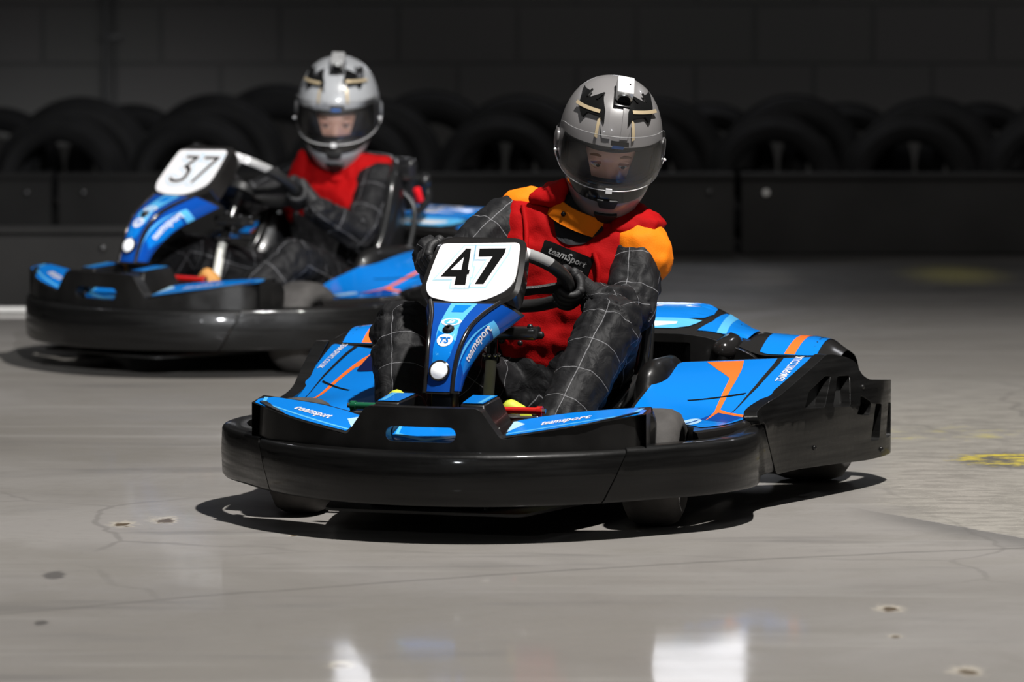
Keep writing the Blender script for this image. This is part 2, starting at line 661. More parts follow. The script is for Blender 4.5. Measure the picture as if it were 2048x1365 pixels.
FAIR_C = [(0.088, 0.080, 0.486), (0.150, 0.058, 0.463), (0.205, 0.044, 0.436), (0.246, 0.035, 0.395), (0.268, 0.031, 0.350),
          (0.284, 0.031, 0.303)]
FAIR_S = [(0.010, 0.112, 0.452), (0.070, 0.088, 0.425), (0.130, 0.064, 0.396), (0.180, 0.048, 0.362), (0.215, 0.040, 0.332),
          (0.240, 0.036, 0.300)]


def fair(t, a):
    x, w, z = _tab(FAIR_C, t)
    return (x + 0.006 * (1 - a * a), a * w, z)


def fairside(t, a):
    """a 0 at the ridge, 1 at the back edge (kart left side)"""
    x, w, z = _tab(FAIR_C, t)
    X, Wd, Z = _tab(FAIR_S, t)
    return (x + (X - x) * a, w + (Wd - w) * a + 0.006 * sin(pi * min(max(a, 0), 1)), z + (Z - z) * a)


COV = [(-0.62, (-0.78, 0.280, -0.96, 0.286)), (-0.585, (-0.77, 0.303, -0.97, 0.326)), (-0.44, (-0.76, 0.305, -0.97, 0.333)),
       (-0.385, (-0.76, 0.330, -0.97, 0.338)), (-0.33, (-0.75, 0.346, -0.98, 0.372)), (-0.27, (-0.75, 0.352, -0.98, 0.403)),
       (0.27, (-0.75, 0.352, -0.98, 0.403)), (0.33, (-0.75, 0.346, -0.98, 0.372)), (0.385, (-0.76, 0.330, -0.97, 0.338)),
       (0.44, (-0.76, 0.305, -0.97, 0.333)), (0.585, (-0.77, 0.303, -0.97, 0.326)), (0.62, (-0.78, 0.280, -0.96, 0.286))]


def cover(u, v):
    """u across from kart right (0) to left (1), v from the front lip (0) to the top rear (1), 1..1.5 down the back"""
    y = -0.62 + 1.24 * u
    f = []
    for k in range(4):
        f.append(sum(lerp_tab([(a, b[k]) for a, b in COV], y + d) for d in (-0.02, 0, 0.02)) / 3)
    cr_ = 0.022 if abs(y) > 0.4 else 0.012
    if v <= 1:
        return (f[0] + (f[2] - f[0]) * v, y, f[1] + (f[3] - f[1]) * v + cr_ * sin(pi * min(max(v, 0), 1)))
    t = (v - 1) / 0.5
    return (f[2] - 0.10 * t, y, f[3] - 0.12 * t * t - 0.03 * t)


RING = [(0.470, 0.0, 0.080), (0.464, 0.080, 0.080), (0.434, 0.190, 0.080), (0.365, 0.310, 0.080), (0.283, 0.400, 0.080),
        (0.192, 0.475, 0.080), (0.100, 0.548, 0.080), (0.0, 0.594, 0.080), (-0.110, 0.606, 0.078), (-0.200, 0.590, 0.076),
        (-0.290, 0.569, 0.078), (-0.390, 0.580, 0.080), (-0.530, 0.620, 0.077), (-0.680, 0.660, 0.072),
        (-0.820, 0.692, 0.067), (-0.920, 0.704, 0.065), (-1.000, 0.694, 0.065), (-1.055, 0.640, 0.066), (-1.072, 0.545, 0.068),
        (-1.070, 0.400, 0.070), (-1.072, 0.200, 0.070), (-1.072, 0.0, 0.070)]


def _ringtab():
    P = []
    n = len(RING) - 1
    K = 400
    s = 0
    last = None
    for i in range(K + 1):
        p = _tab(RING, i / K)
        if last:
            s += sqrt((p[0] - last[0]) ** 2 + (p[1] - last[1]) ** 2)
        P.append((s, p))
        last = p
    return P


RT = _ringtab()
RING_L = RT[-1][0]


def ring(s):
    """point (x, y), outward normal (nx, ny) and lower edge z at signed arc length s from the front centre"""
    a = min(abs(s), RING_L)
    p = lerp_tab(RT, a)
    e = 0.004
    q0, q1 = lerp_tab(RT, max(a - e, 0)), lerp_tab(RT, min(a + e, RING_L))
    tx, ty = q1[0] - q0[0], q1[1] - q0[1]
    if a < e:
        tx, ty = 0, 1
    L = sqrt(tx * tx + ty * ty) or 1
    nx, ny = ty / L, -tx / L
    sg = 1 if s >= 0 else -1
    return p[0], sg * p[1], nx, sg * ny, p[2]


def ring_s(key):
    """first arc length where key(x, y) holds, left side"""
    for s, p in RT:
        if key(p[0], p[1]):
            return s
    return RING_L


PLATE_C = (0.021, 0.0, 0.551)
_ut = (-0.6964, 0.0, 0.7177)
_nn = (0.7177, 0.0, 0.6964)


def plate(a, b, h=0.0):
    """number-plate plane: a to the kart's left, b up, h out of the face"""
    return (PLATE_C[0] + b * _ut[0] + h * _nn[0], a, PLATE_C[2] + b * _ut[2] + h * _nn[2])
# ---- end of surfaces


# ------------------------------------------------------------------ kart
def offset2d(poly, d):
    n = len(poly)
    area = sum(poly[i][0] * poly[(i + 1) % n][1] - poly[(i + 1) % n][0] * poly[i][1] for i in range(n))
    sg = 1 if area > 0 else -1
    out = []
    for i in range(n):
        p, a, b = Vector(poly[i]), Vector(poly[i - 1]), Vector(poly[(i + 1) % n])
        d1, d2 = (p - a).normalized(), (b - p).normalized()
        n1, n2 = Vector((d1.y, -d1.x)) * sg, Vector((d2.y, -d2.x)) * sg
        m = (n1 + n2)
        if m.length < 1e-4:
            m = n1
        m.normalize()
        k = min(1 / max(m.dot(n1), 0.35), 2.2)
        q = p + m * d * k
        out.append((q.x, q.y))
    return out


DIGITS = {
    '47': [([(-0.0300, 0.0562), (-0.0189, 0.0564), (-0.0136, -0.0041), (-0.0092, -0.0040), (-0.0085, -0.0167), (-0.0122, -0.0168),
             (-0.0100, -0.0468), (-0.0352, -0.0475), (-0.0361, -0.0240), (-0.0712, -0.0248)],
            [(-0.0300, 0.0322), (-0.0282, -0.0046), (-0.0528, -0.0053)]),
           ([(0.0004, 0.0570), (0.0608, 0.0595), (0.0604, 0.0460), (0.0307, -0.0431), (0.0110, -0.0436), (0.0349, 0.0359), (0.0030, 0.0341)],
            None)],
    '37': [([(-0.0459, 0.0500), (0.0010, 0.0500), (0.0010, 0.0420), (-0.0180, 0.0120), (-0.0050, 0.0060), (0.0020, -0.0060),
             (0.0020, -0.0300), (-0.0050, -0.0430), (-0.0230, -0.0500), (-0.0430, -0.0500), (-0.0570, -0.0430), (-0.0620, -0.0330),
             (-0.0530, -0.0320), (-0.0460, -0.0390), (-0.0270, -0.0400), (-0.0150, -0.0350), (-0.0095, -0.0230), (-0.0110, -0.0080),
             (-0.0190, 0.0010), (-0.0340, 0.0060), (-0.0330, 0.0120), (-0.0140, 0.0405), (-0.0459, 0.0405)], None),
           ([(0.0230, 0.0500), (0.0800, 0.0520), (0.0800, 0.0440), (0.0370, -0.0480), (0.0270, -0.0480), (0.0660, 0.0420), (0.0230, 0.0400)],
            None)],
}


def band_part(s0, s1, n, top):
    """run of the wrap-round bumper; s0/s1 are (arc at lower edge, arc at upper edge)"""
    sec = [(0.055, 0.86), (0.055, 1.0), (0.018, 1.008), (0.012, 1.0), (0.007, 0.985), (0.003, 0.96), (0.0, 0.915), (-0.002, 0.5), (0.0, 0.07), (0.005, 0.015),
           (0.014, 0.0), (0.026, 0.0), (0.026, 0.86)]
    rows = []
    for k in range(n + 1):
        row = []
        for off, t in sec:
            a, b = s0[0] + (s0[1] - s0[0]) * t, s1[0] + (s1[1] - s1[0]) * t
            x, y, nx, ny, zb = ring(a + (b - a) * k / n)
            row.append((x - nx * off, y - ny * off, zb + t * (top - zb)))
        rows.append(row)
    mb = MB()
    mb.grid(rows, 'band', wrap_v=True)
    m_ = len(sec)
    mb.f.append(tuple(range(m_))[::-1])
    mb.f.append(tuple(n * m_ + j for j in range(m_)))
    mb.m += [0, 0]
    return mb


def tyre_profile(R, w, rr):
    """(radius, axial) closed section"""
    h = w / 2
    return [(rr, -h * 0.72), (rr + 0.012, -h * 0.92), ((R + rr) / 2, -h * 1.06), (R - 0.028, -h * 1.03), (R - 0.010, -h * 0.88), (R - 0.002, -h * 0.6),
            (R, -h * 0.25), (R, h * 0.25), (R - 0.002, h * 0.6), (R - 0.010, h * 0.88), (R - 0.028, h * 1.03), ((R + rr) / 2, h * 1.06),
            (rr + 0.012, h * 0.92), (rr, h * 0.72)]


def wheel(parent, name, x, y, R, w, steer=0.0):
    mt = Matrix.Translation((x, y, R)) @ Matrix.Rotation(steer, 4, 'Z')
    t = MB()
    t.lathe(tyre_profile(R, w, 0.064), 'tyre', n=56, mtx=mt, closed=True)
    ob = t.obj(name, parent, sharp=50)
    r = MB()
    h = w / 2 * 0.74
    sg = 1 if y > 0 else -1
    r.lathe([(0.066, -h), (0.066, -h * 0.8), (0.050, -h * 0.6), (0.050, h * 0.3 * sg), (0.050, h * 0.6), (0.066, h * 0.8), (0.066, h)], 'rim', 32, mt)
    face = MB()
    for q in (1, -1):
        yy = sg * q * h * 0.45
        r.lathe([(0.052, yy), (0.030, yy + 0.004 * sg * q), (0.028, yy + 0.02 * sg * q), (0.0005, yy + 0.022 * sg * q)], 'rim', 28, mt)
    for k in range(5):
        a = 2 * pi * k / 5
        r.sphere(mt @ Vector((0.040 * cos(a), sg * (h * 0.45 + 0.006), 0.040 * sin(a))), 0.006, 'steel', 8, 6)
    r.obj('rim', ob, sharp=40)
    return ob


def pedal_parts(parent, name, side, mat, label):
    """roller pedal: two painted bars, a bright rod between, end plates and bolts"""
    y0, y1 = (0.070, 0.198) if side > 0 else (-0.225, -0.090)
    x = 0.185
    mb = MB()
    for z in (0.262, 0.232):
        mb.tube([(x, y0, z), (x, y1, z)], 0.0075, mat, 14)
        for yy in (y0, y1):
            mb.tube([(x, yy - 0.006, z), (x, yy + 0.006, z)], 0.0105, mat, 14)
    for yy in (y0 - 0.004, y1 + 0.004):
        mb.box((x, yy, 0.246), (0.016, 0.004, 0.050), mat, 0.0015)
    mb.tube([(x, (y0 + y1) / 2, 0.232), (x - 0.01, (y0 + y1) / 2, 0.10)], 0.008, mat, 12)
    ob = mb.obj(name, parent, label=label)
    st = MB()
    st.tube([(x + 0.004, y0, 0.247), (x + 0.004, y1 - 0.012, 0.247)], 0.0042, 'steel', 10)
    st.sphere((x + 0.004, y1 - 0.006, 0.247), (0.007, 0.010, 0.007), 'steel', 12, 8)
    for yy in (y0 - 0.009, y1 + 0.009):
        for z in (0.262, 0.232):
            st.tube([(x, yy - 0.004, z), (x, yy + 0.004, z)], 0.0058, 'steel', 6)
    st.obj('return_rod', ob, sharp=30, label='bright steel rod and bolts')
    return ob


def kart_to_world(pos, th):
    return Matrix.Translation((pos[0], pos[1], 0)) @ Matrix.Rotation(atan2(-cos(th), -sin(th)), 4, 'Z')


STEER_C = Vector((-0.215, -0.015, 0.515))
STEER_N = Vector((-0.50, 0.0, 0.866))
STEER_R = 0.155


def steer_frame(turn):
    """columns: wheel left, wheel top, axis"""
    n = STEER_N.normalized()
    l = Vector((0, 1, 0))
    t = n.cross(l) * -1
    if t.x < 0:
        t = -t
    c, s_ = cos(turn), sin(turn)
    # turn > 0 turns left: the left side of the rim moves down
    L = l * c - t * s_
    T = t * c + l * s_
    return L, T, n


def rim_pt(turn, a):
    """rim point at angle a (0 = wheel's left, 90 = top), with tangent"""
    L, T, n = steer_frame(turn)
    p = STEER_C + (L * cos(a) + T * sin(a)) * STEER_R
    tg = (-L * sin(a) + T * cos(a))
    return p, tg, n


def build_kart(num, label, pos, th, turn, steer):
    rz = atan2(-cos(th), -sin(th))
    K = empty('go_kart', (pos[0], pos[1], 0), rz)
    tag(K, label, 'go-kart', 'racing karts on the indoor track')

    # --- wrap-round bumper
    sb, stp = 0.415, 0.480
    band_part((-sb, -stp), (sb, stp), 60, 0.193).obj('front_bumper', K, sharp=40)
    g = 0.004
    for sgn in (1, -1):
        a, b = (sb + g, stp + g), (1.185, 1.115)
        p = band_part(a, b, 44, 0.196)
        (p if sgn > 0 else p.flipped()).obj('side_bumper', K, sharp=40)
    # rear corner guards, vented
    gz = [(1.190, 0.075), (1.30, 0.078), (1.45, 0.074), (1.62, 0.067), (1.80, 0.066), (2.02, 0.069), (2.02, 0.218), (1.92, 0.226), (1.85, 0.232),
          (1.66, 0.249), (1.635, 0.262), (1.628, 0.292), (1.605, 0.304), (1.540, 0.316), (1.510, 0.317), (1.470, 0.306), (1.352, 0.276), (1.238, 0.246), (1.10, 0.226),
          (1.062, 0.219), (1.062, 0.200), (1.120, 0.199)]
    vents = [[(1.326, 0.212), (1.414, 0.207), (1.495, 0.270), (1.469, 0.272), (1.373, 0.246)],
             [(1.451, 0.204), (1.531, 0.199), (1.585, 0.264), (1.526, 0.267)],
             [(1.565, 0.178), (1.630, 0.170), (1.640, 0.200), (1.600, 0.218)],
             [(1.640, 0.110), (1.690, 0.108), (1.705, 0.190), (1.668, 0.194)],
             [(1.740, 0.108), (1.800, 0.107), (1.806, 0.182), (1.760, 0.188)]]

    def gmap(a, z, d):
        x, y, nx, ny, zb = ring(a)
        e = d + max(0.0, z - 0.2) * 0.45 * max(0.0, min(1, (1.75 - a) / 0.15)) - 0.002
        return (x - nx * e, y - ny * e, z)
    gd = MB()
    gd.slab(rpoly(gz, 0.012, 3), gmap, 0.030, 'band', holes=[rpoly(v, 0.007, 3) for v in vents], maxlen=0.022)
    gm = MB()
    gm.slab(offset2d(gz, -0.016), lambda a, z, d: gmap(a, z, d + 0.026), 0.003, 'dark', maxlen=0.03)
    for sgn in (1, -1):
        f = (lambda m_: m_) if sgn > 0 else (lambda m_: m_.flipped())
        o = f(gd).obj('rear_corner_guard', K, sharp=40, bevel=0.0035)
        f(gm).obj('vent_backing', o)
        for (a, z) in ((1.62, 0.235), (1.36, 0.12), (1.70, 0.085)):
            gc = MB()
            gc.sphere(gmap(a, z, 0), 0.006, 'black', 10, 6)
            f(gc).obj('guard_bolt', o)
    rows = []
    for k in range(41):
        s_ = 2.03 + (2 * RING_L - 4.06) * k / 40
        if s_ > RING_L:
            x, y, nx, ny, zb = ring(-(2 * RING_L - s_))
        else:
            x, y, nx, ny, zb = ring(s_)
        rows.append([(x - nx * o_, y - ny * o_, z) for o_, z in ((0.03, 0.20), (0.008, 0.215), (0.0, 0.205), (0.0, 0.085), (0.008, 0.072), (0.03, 0.09))])
    rb = MB()
    rb.grid(rows, 'band', wrap_v=True)
    rb.obj('rear_bumper', K, sharp=40)

    # --- side pods
    P = MB()
    NU, NV = 30, 10
    full = [[pod(i / NU, j / NV) for j in range(NV + 1)] for i in range(NU + 1)]
    P.grid(full, 'gloss', flip=True)
    P.grid([[r[-1], (r[-1][0], r[-1][1] - 0.012, r[-1][2] - 0.015), (r[-1][0], r[-1][1] - 0.02, 0.12)] for r in full], 'gloss', flip=True)
    P.grid([[(r[0][0], r[0][1] + 0.006, 0.13), (r[0][0], r[0][1] + 0.012, r[0][2] - 0.016), (r[0][0], r[0][1] + 0.008, r[0][2] - 0.004), r[0]] for r in full],
           'gloss', flip=True)
    P.grid([[(p[0], p[1], 0.12) for p in full[0]], full[0]], 'gloss')
    P.grid([full[-1], [(p[0] - 0.02, p[1], p[2] - 0.02) for p in full[-1]], [(p[0] - 0.025, p[1], 0.14) for p in full[-1]]], 'gloss')

    def pm(h):
        return lambda u, v, d: surf_off(pod, u, v, h, 1.0)
    P.slab(rpoly([(0.03, 0.05), (0.20, 0.035), (0.45, 0.03), (0.985, 0.045), (0.985, 0.96), (0.70, 0.97), (0.40, 0.97), (0.10, 0.97), (0.03, 0.90)], 0.03, 3),
           pm(0.0012), 0, 'blue', maxlen=0.05)
    og = [(0.97, 0.78), (0.97, 0.53), (0.86, 0.456), (0.755, 0.405), (0.47, 0.285), (0.456, 0.208), (0.477, 0.055), (0.438, 0.044), (0.418, 0.215), (0.415, 0.265),
          (0.190, 0.235), (0.420, 0.300), (0.600, 0.385), (0.765, 0.462), (0.86, 0.63)]
    P.slab(og, pm(0.0018), 0, 'orange', maxlen=0.04)
    P.slab([(0.505, 0.60), (0.500, 0.58), (0.640, 0.235), (0.655, 0.235)], pm(0.0022), 0, 'ink', maxlen=0.05)
    gl = [(0.985, 0.275), (0.91, 0.245), (0.85, 0.232), (0.712, 0.200), (0.617, 0.192), (0.42, 0.172), (0.617, 0.206), (0.712, 0.226), (0.85, 0.264), (0.91, 0.282), (0.985, 0.315)]
    P.slab(gl, pm(0.0026), 0, 'gloss', maxlen=0.05)
    P.slab(rpoly([(0.03, 0.40), (0.17, 0.37), (0.217, 0.33), (0.203, 0.265), (0.096, 0.212), (0.03, 0.205)], 0.03, 3), pm(0.0018), 0, 'pale', maxlen=0.05)
    P.slab([(0.03, 0.30), (0.19, 0.30), (0.20, 0.285), (0.03, 0.27)], pm(0.0022), 0, 'deepblue', maxlen=0.05)
    P.slab([(0.20, 0.30), (0.41, 0.285), (0.44, 0.06), (0.25, 0.06)], pm(0.0015), 0, 'deepblue', maxlen=0.04)

    def ptxt(body, mb, sgn):
        # runs up the outer strip; letters stand across it
        V, F = text2d(body, 0.12, 0.225, 0.060, 0.02)
        mf = pm(0.0026)
        mb.add([mf(0.880 + sgn * x, 0.132 + 0.30 * (0.02 + sgn * x) + y, 0) for x, y in V], F, 'white')
    for sgn in (1, -1):
        Q = MB()
        Q.v, Q.f, Q.m, Q.mats = list(P.v), list(P.f), list(P.m), list(P.mats)
        if sgn > 0:
            ptxt('TEAM-SPORT.CO.UK', Q, 1)
            Q.obj('side_pod', K, sharp=45)
        else:
            ptxt('TEAM-SPORT.CO.UK', Q, -1)
            # dark number panel on this pod
            Q.slab(rpoly([(0.72, 0.50), (0.93, 0.50), (0.95, 0.92), (0.72, 0.92)], 0.04, 3), pm(0.0022), 0, 'navy', maxlen=0.05)
            Q.flipped().obj('side_pod', K, sharp=45)

    # --- nose with carry handle
    def nmap(y, z, d):
        a = abs(y)
        x = lerp_tab([(0.0, 0.418), (0.09, 0.412), (0.15, 0.402), (0.22, 0.380), (0.30, 0.345), (0.38, 0.288), (0.425, 0.246), (0.440, 0.218), (0.447, 0.175), (0.450, 0.12)], a)
        x2 = lerp_tab([(0.0, 0.418), (0.09, 0.412), (0.15, 0.402), (0.22, 0.380), (0.30, 0.345), (0.38, 0.288), (0.425, 0.246), (0.440, 0.218), (0.447, 0.175), (0.450, 0.12)], a + 0.012)
        x = (x + x2) / 2
        k = max(0, (a - 0.2)) * 0.9
        return (x - d - (z - 0.19) * 0.10, y * (1 - k * d * 2.0), z)
    half = [(0.446, 0.186), (0.446, 0.240), (0.441, 0.266), (0.427, 0.270), (0.32, 0.248), (0.182, 0.221), (0.170, 0.224), (0.130, 0.280), (0.120, 0.285)]
    prof = [(-y, z) for y, z in half] + half[::-1]
    N = MB()
    N.slab(rpoly(prof, [0.004, 0.03, 0.02, 0.02, 0.03, 0.012, 0.012, 0.012, 0.012] + [0.012, 0.012, 0.012, 0.012, 0.03, 0.02, 0.02, 0.03, 0.004], 4), nmap, 0.034, 'black',
           holes=[rrect(-0.078, 0.212, 0.078, 0.244, 0.015)], maxlen=0.02)
    nose = N.obj('nose_panel', K, sharp=38, bevel=0.005)
    # wing tops
    Wg = MB()
    NU = 18
    rows = [[wing(i / NU, j / 5) for j in range(6)] for i in range(NU + 1)]
    Wg.grid(rows, 'black')
    Wg.grid([[r[-1], (r[-1][0] - 0.012, r[-1][1], r[-1][2] - 0.006), (r[-1][0] - 0.014, r[-1][1], 0.14)] for r in rows], 'black')
    Wg.grid([[(p[0], p[1], 0.14) for p in rows[0]], rows[0]], 'black')
    Wg.grid([rows[-1], [(p[0], p[1], 0.16) for p in rows[-1]]], 'black')

    def wm(h):
        return lambda u, v, d: surf_off(wing, u, v, h, 1.0)
    Wg.slab(rpoly([(0.03, 0.10), (0.98, 0.05), (0.99, 0.5), (0.93, 0.93), (0.30, 0.95), (0.05, 0.90)], 0.04, 3), wm(0.0012), 0, 'blue', maxlen=0.05)
    Wg.slab([(0.03, 0.155), (0.94, 0.20), (0.975, 0.75), (0.955, 0.80), (0.92, 0.26), (0.03, 0.21)], wm(0.0018), 0, 'sky', maxlen=0.05)
    Wg.slab([(0.02, 0.30), (0.16, 0.62), (0.05, 0.86), (0.02, 0.86)], wm(0.0016), 0, 'pale', maxlen=0.05)
    for sgn in (1, -1):
        Q = MB()
        Q.v, Q.f, Q.m, Q.mats = list(Wg.v), list(Wg.f), list(Wg.m), list(Wg.mats)
        V, F = text2d('teamsport', 0.3, 0.40, 0.20, 0.02)
        mf = wm(0.0024)
        Q.add([mf(0.53 + sgn * x * 1.0, 0.46 + y * 1.35, 0) for x, y in V], F if sgn > 0 else [f[::-1] for f in F], 'white')
        (Q if sgn > 0 else Q.flipped()).obj('wing_top', nose, sharp=45, label='blue sticker with white lettering on the nose wing')
    # raised blocks either side of the steering support, and the sloped middle
    for sgn in (1, -1):
        B = MB()
        lo = [(0.385, 0.152), (0.20, 0.165), (0.20, 0.060), (0.385, 0.084)]
        hi = [(0.345, 0.122), (0.235, 0.124), (0.235, 0.060), (0.345, 0.068)]
        bm = bmesh.new()
        for (x, y) in lo:
            bm.verts.new((x, sgn * y, 0.19))
        for i, (x, y) in enumerate(hi):
            bm.verts.new((x, sgn * y, 0.288 if i in (0, 3) else 0.296))
        bmesh.ops.convex_hull(bm, input=bm.verts[:])
        bmesh.ops.dissolve_limit(bm, angle_limit=0.02, verts=bm.verts[:], edges=bm.edges[:])
        bmesh.ops.recalc_face_normals(bm, faces=bm.faces[:])
        B.addbm(bm, 'black')
        top = [(x, sgn * y) for x, y in offset2d(hi, -0.004)]
        zf = lambda x, y, d: (x, y, 0.2985 + (0.235 - x) * 0.0727)
        B.slab(top, zf, 0, 'blue')
        e = offset2d(hi, -0.008)
        edge = [e[0], e[1], (e[1][0], e[1][1] - 0.010), (e[0][0], e[0][1] - 0.010)]
        B.slab([(x, sgn * y) for x, y in edge], lambda x, y, d: (x, y, zf(x, y, d)[2] + 0.0006), 0, 'sky')
        B.obj('raised_block', nose, bevel=0.004)
    C = MB()
    C.slab([(-0.10, 0), (0.10, 0), (0.09, 1), (-0.09, 1)], lambda a, b, d: (0.395 - 0.115 * b, a, 0.206 + 0.055 * b - d), 0.01, 'blue', maxlen=0.05)
    C.slab([(-0.072, 0.9), (-0.066, 0.9), (-0.064, 0.30), (0.0, 0.15), (0.068, 0.30), (0.068, 0.22), (0.0, 0.07), (-0.072, 0.24)],
           lambda a, b, d: (0.395 - 0.115 * b, a, 0.2072 + 0.055 * b), 0, 'sky', maxlen=0.05)
    C.obj('middle_decal_panel', nose, label='blue sticker panel seen through the handle')

    # --- number fairing
    Fm = MB()
    outl = rpoly([(-0.098, 0.104), (0.098, 0.104), (0.112, 0.0), (0.113, -0.070), (0.07, -0.098), (-0.07, -0.098), (-0.113, -0.070), (-0.112, 0.0)],
                 [0.035, 0.035, 0.03, 0.03, 0.03, 0.03, 0.03, 0.03], 6)
    Fm.slab(offset2d(outl, -0.010), lambda a, b, d: plate(a, b, -0.020 * max(0, b - 0.06) * 10 - d * 0.4), 0.01, 'gloss', maxlen=0.025, back=False)
    n = len(outl)
    inn = offset2d(outl, -0.010)
    rows = []
    for sc_, h in ((0, None), (1, -0.005), (2, -0.030), (3, -0.055)):
        row = []
        for i in range(n):
            a, b = (inn if sc_ == 0 else outl)[i]
            k = 1 - 0.02 * max(0, sc_ - 1)
            hh = (0 if h is None else h) - 0.020 * max(0, b - 0.06) * 10
            row.append(plate(a * k, b * k, hh))
        rows.append(row)
    Fm.grid(rows, 'gloss', wrap_v=True, flip=True)
    # lower tongue
    NT = 26
    fr = [[fair(i / NT, -1 + 2 * j / 8) for j in range(9)] for i in range(NT + 1)]
    Fm.grid(fr, 'gloss')
    side = [[fairside(i / NT, j / 5) for j in range(6)] for i in range(NT + 1)]
    Fm.grid(side, 'gloss')
    Fm.grid([[(x, -y, z) for x, y, z in r] for r in side], 'gloss', flip=True)
    Fm.grid([[side[-1][-1], fr[-1][8], ], [(side[-1][-1][0], -side[-1][-1][1], side[-1][-1][2]), fr[-1][0]]], 'gloss')
    for sgn in (1, -1):
        Fm.tube([(lambda p: (p[0] + 0.001, p[1], p[2] + 0.001))(fair(i / NT, sgn)) for i in range(NT + 1)], 0.0046, 'gloss', 10)
    fm = lambda h: (lambda t, a, d: surf_off(fair, t, a, h, 1.0))
    sm = lambda h: (lambda t, a, d: surf_off(fairside, t, a, h, 1.0))
    Fm.slab([(0.03, -0.90), (0.98, -0.82), (0.98, 0.82), (0.03, 0.90)], fm(0.0010), 0, 'deepblue', maxlen=0.05)
    Fm.slab([(0.03, -0.35), (0.40, -0.55), (0.72, -0.60), (0.78, 0.0), (0.62, 0.55), (0.50, 0.62), (0.35, 0.45), (0.03, 0.42)], fm(0.0014), 0, 'sky', maxlen=0.05)
    Fm.slab([(0.06, -0.20), (0.17, -0.22), (0.17, 0.22), (0.06, 0.30)], fm(0.0018), 0, 'blue', maxlen=0.05)
    Fm.slab([(0.42, -0.5), (0.60, -0.62), (0.75, -0.55), (0.78, 0.1), (0.66, 0.55), (0.52, 0.62)], fm(0.0018), 0, 'blue', maxlen=0.05)
    for (t0, body, rr) in ((0.315, 'B', 0.052), (0.515, 'TS', 0.058)):
        Fm.slab(circ(t0, 0, rr, 24, 0.46), fm(0.0024), 0, 'white', maxlen=0.08)
        if body == 'B':
            Fm.slab(circ(t0, 0, rr * 0.72, 24, 0.33), fm(0.0028), 0, 'sky', maxlen=0.08)
        V, F = text2d(body, 0.25, None, 1.0, 0.02)
        Fm.add([fm(0.0032)(t0 - y * rr * 0.95, x * 0.42, 0) for x, y in V], F, 'white' if body == 'B' else 'blue')
    sp = MB()
    sp.add(Fm.v, Fm.f, 'gloss')
    # side stickers
    D = MB()
    D.slab([(0.02, 0.06), (0.97, 0.10), (0.97, 0.92), (0.50, 0.92), (0.30, 0.93), (0.03, 0.92)], sm(0.0010), 0, 'deepblue', maxlen=0.05)
    D.slab([(0.20, 0.35), (0.26, 0.92), (0.33, 0.92), (0.27, 0.33), (0.75, 0.12), (0.97, 0.10), (0.55, 0.12)], sm(0.0014), 0, 'sky', maxlen=0.05)
    D.slab([(0.30, 0.40), (0.36, 0.86), (0.62, 0.90), (0.80, 0.50), (0.70, 0.20)], sm(0.0012), 0, 'blue', maxlen=0.05)
    for sgn in (1, -1):
        Q = MB()
        Q.v, Q.f, Q.m, Q.mats = list(D.v), list(D.f), list(D.m), list(D.mats)
        V, F = text2d('teamsport', 0.3, 0.38, 0.34, 0.02)
        Q.add([sm(0.0022)(0.46 - sgn * x, 0.50 - sgn * y, 0) for x, y in V], F if sgn > 0 else [f[::-1] for f in F], 'white')
        if sgn < 0:
            Q = Q.flipped()
        Fm.add(Q.v, [], 'white')
        o_ = len(Fm.v) - len(Q.v)
        for f_, m_ in zip(Q.f, Q.m):
            Fm.f.append(tuple(i + o_ for i in f_))
            Fm.m.append(Fm.mi(Q.mats[m_]))
    fairing = Fm.obj('number_fairing', K, sharp=40)
    Pl = MB()
    wl = rpoly([(-0.090, 0.070), (0.090, 0.078), (0.098, 0.0), (0.095, -0.052), (0.040, -0.092), (-0.03, -0.096), (-0.085, -0.082), (-0.100, -0.055), (-0.097, 0.010)],
               [0.012, 0.014, 0.03, 0.03, 0.03, 0.03, 0.02, 0.02, 0.03], 5)
    Pl.slab(wl, lambda a, b, d: plate(a, b, 0.0030 - d), 0.0028, 'white', maxlen=0.03)
    for outer, hole in DIGITS[num]:
        Pl.slab(offset2d(outer, 0.0108), lambda a, b, d: plate(a, b, 0.0034), 0, 'pale', maxlen=0.03)
        Pl.slab(offset2d(outer, 0.0076), lambda a, b, d: plate(a, b, 0.0038), 0, 'white', maxlen=0.03)
        Pl.slab(outer, lambda a, b, d: plate(a, b, 0.0043), 0, 'ink', holes=[hole] if hole else [], maxlen=0.03)
    Pl.obj('number_plate', fairing, sharp=30, bevel=None, label='white plate with black number ' + num)
    H = MB()
    hc = Vector(fair(0.795, 0.0))
    fn = Vector(surf_off(fair, 0.795, 0, 1, 1.0)) - hc
    rot = fn.to_track_quat('Y', 'Z').to_matrix().to_4x4()
    hm = Matrix.Translation(hc) @ rot
    H.lathe([(0.0235, -0.004), (0.0235, 0.005), (0.0200, 0.007), (0.0195, 0.003)], 'gloss', 32, hm)
    hb = H.obj('headlamp_bezel', fairing)
    Ln = MB()
    Ln.lathe([(0.0198, 0.002), (0.018, 0.008), (0.012, 0.012), (0.005, 0.0138), (0.0003, 0.014)], 'lens', 32, hm)
    Ln.obj('headlamp_lens', hb, label='white round lens')
    Bt = MB()
    bc = Vector(fair(0.405, 0.02))
    bn = (Vector(surf_off(fair, 0.405, 0.02, 1, 1.0)) - bc)
    bmx = Matrix.Translation(bc) @ bn.to_track_quat('Y', 'Z').to_matrix().to_4x4()
    Bt.lathe([(0.013, 0.0), (0.013, 0.003), (0.009, 0.007), (0.004, 0.008), (0.004, 0.003), (0.0003, 0.003)], 'black', 20, bmx)
    Bt.obj('fixing_bolt', fairing)
    St = MB()                                     # support under the tongue
